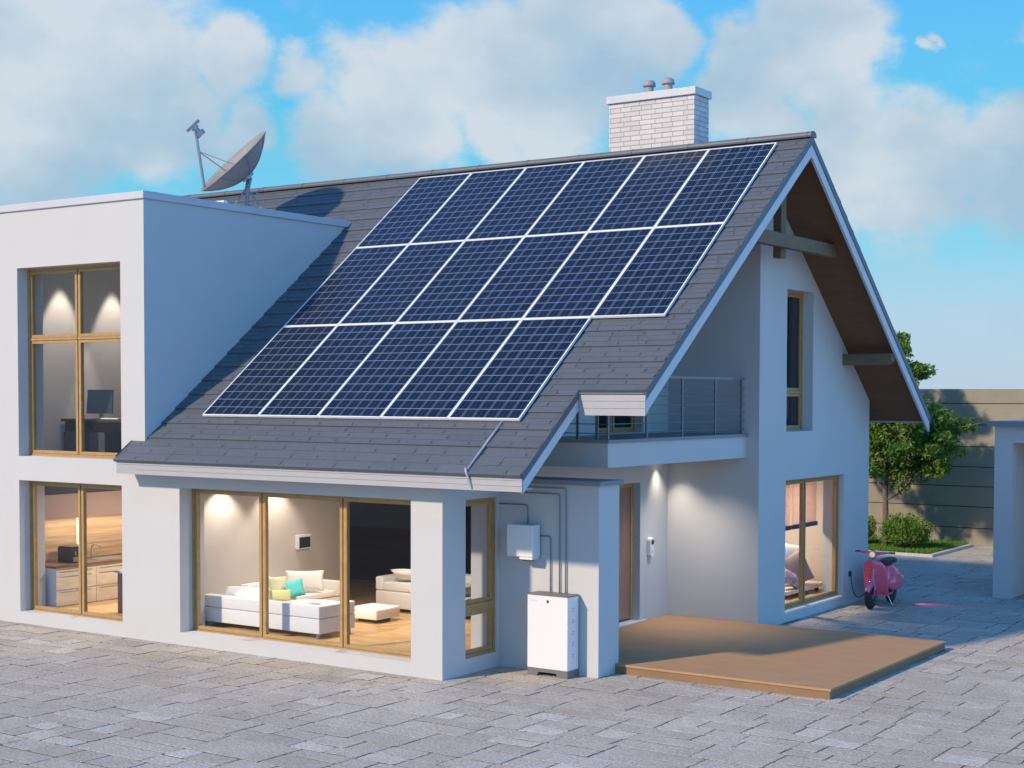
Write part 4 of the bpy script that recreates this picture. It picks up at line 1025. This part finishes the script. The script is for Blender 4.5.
def limb(p, d, l, r, depth):
    pts = [Vector(p)]; dd = Vector(d).normalized()
    for k in range(4):
        dd = (dd+Vector((rnd.gauss(0, .13), rnd.gauss(0, .13), rnd.gauss(.05, .10)))).normalized(); pts.append(pts[-1]+dd*l/4)
    tk.tube(pts, [r*(1-.2*k) for k in range(5)], 6)
    if depth == 0: clumps.append(pts[-1]); clumps.append(pts[-2]); return
    for k in range(3):
        q = pts[2+k % 3]; nd = (dd+Vector((rnd.gauss(0, .6), rnd.gauss(0, .6), rnd.gauss(.05, .4)))).normalized(); limb(q, nd, l*.62, r*.55, depth-1)
for (z, a, e, l) in ((1.15, -5, 35, 1.5), (1.35, 190, 45, 1.4), (1.6, 60, 38, 1.35), (1.75, -60, 25, 1.6), (2.0, 130, 35, 1.4), (2.1, 15, 22, 1.75), (2.5, 250, 30, 1.3), (2.7, -25, 30, 1.6), (3.1, 90, 40, 1.1), (3.3, 170, 35, 1.1), (3.5, 20, 40, 1.0), (3.9, -40, 50, .9), (4.1, 200, 50, .8), (2.3, -8, 8, 1.7), (4.4, 40, 70, .6)):
    a, e = R(a), R(e); x0 = .05*max(0, z-2)
    limb((x0, 0, z), (math.cos(a)*math.cos(e), math.sin(a)*math.cos(e), math.sin(e)), l, .034, 1)
tk.build('trunk', M_bark, tr, smooth=True)
cr_ = MB()
for k in range(95):
    v = Vector((rnd.gauss(0, 1), rnd.gauss(0, 1), rnd.gauss(0, 1))).normalized()*rnd.uniform(.45, 1)
    clumps.append(Vector((.55+v.x*1.28, v.y*1.2, 2.62+v.z*1.12)))
for c in clumps:
    if c.z < 1.42 or c.x > 1.85 or (c.x > 1.2 and c.z < 1.9) or (c.z > 3.7 and c.x > 1.0): continue
    r_ = rnd.uniform(.18, .32); leaves(cr_, c, (r_*1.15, r_*1.15, r_*.75), int(120*rnd.uniform(.7, 1.4)), .066, rnd)
cr_.build('crown', M_leaf, tr)
def bush(loc, r, n, lab, seed):
    b_ = thing('bush', lab, 'bush', loc, 0, 'bushes by the garden wall'); rn = random.Random(seed); s = MB(); lf_ = MB()
    for k in range(16):
        a = rn.uniform(0, 6.28); e = rn.uniform(.4, 1.4); s.tube([(0, 0, 0), (math.cos(a)*math.cos(e)*r[0]*.45, math.sin(a)*math.cos(e)*r[0]*.45, math.sin(e)*r[2]*.9), (math.cos(a)*math.cos(e)*r[0]*.85, math.sin(a)*math.cos(e)*r[0]*.85, math.sin(e)*r[2]*1.5)], [.014, .010, .004], 5)
    s.build('stem', M_bark, b_)
    for k in range(95):
        v = Vector((rn.gauss(0, 1), rn.gauss(0, 1), rn.gauss(.1, .9))).normalized(); 
        if v.z < -.55: v.z = -.3
        q_ = rn.uniform(.55, .93); p = Vector((v.x*r[0]*q_, v.y*r[1]*q_, r[2]+v.z*r[2]*q_)); rr_ = rn.uniform(.09, .17)
        leaves(lf_, p, (rr_,)*3, n, .034, rn)
    lf_.build('foliage', M_bush, b_)
bush((-.68, 19.45, .06), (.66, .6, .43), 95, 'round leafy bush in front of the tree by the garden wall', 1)
bush((-2.02, 19.75, .06), (.5, .5, .42), 60, 'bush half hidden behind the corner of the gable wall', 2)
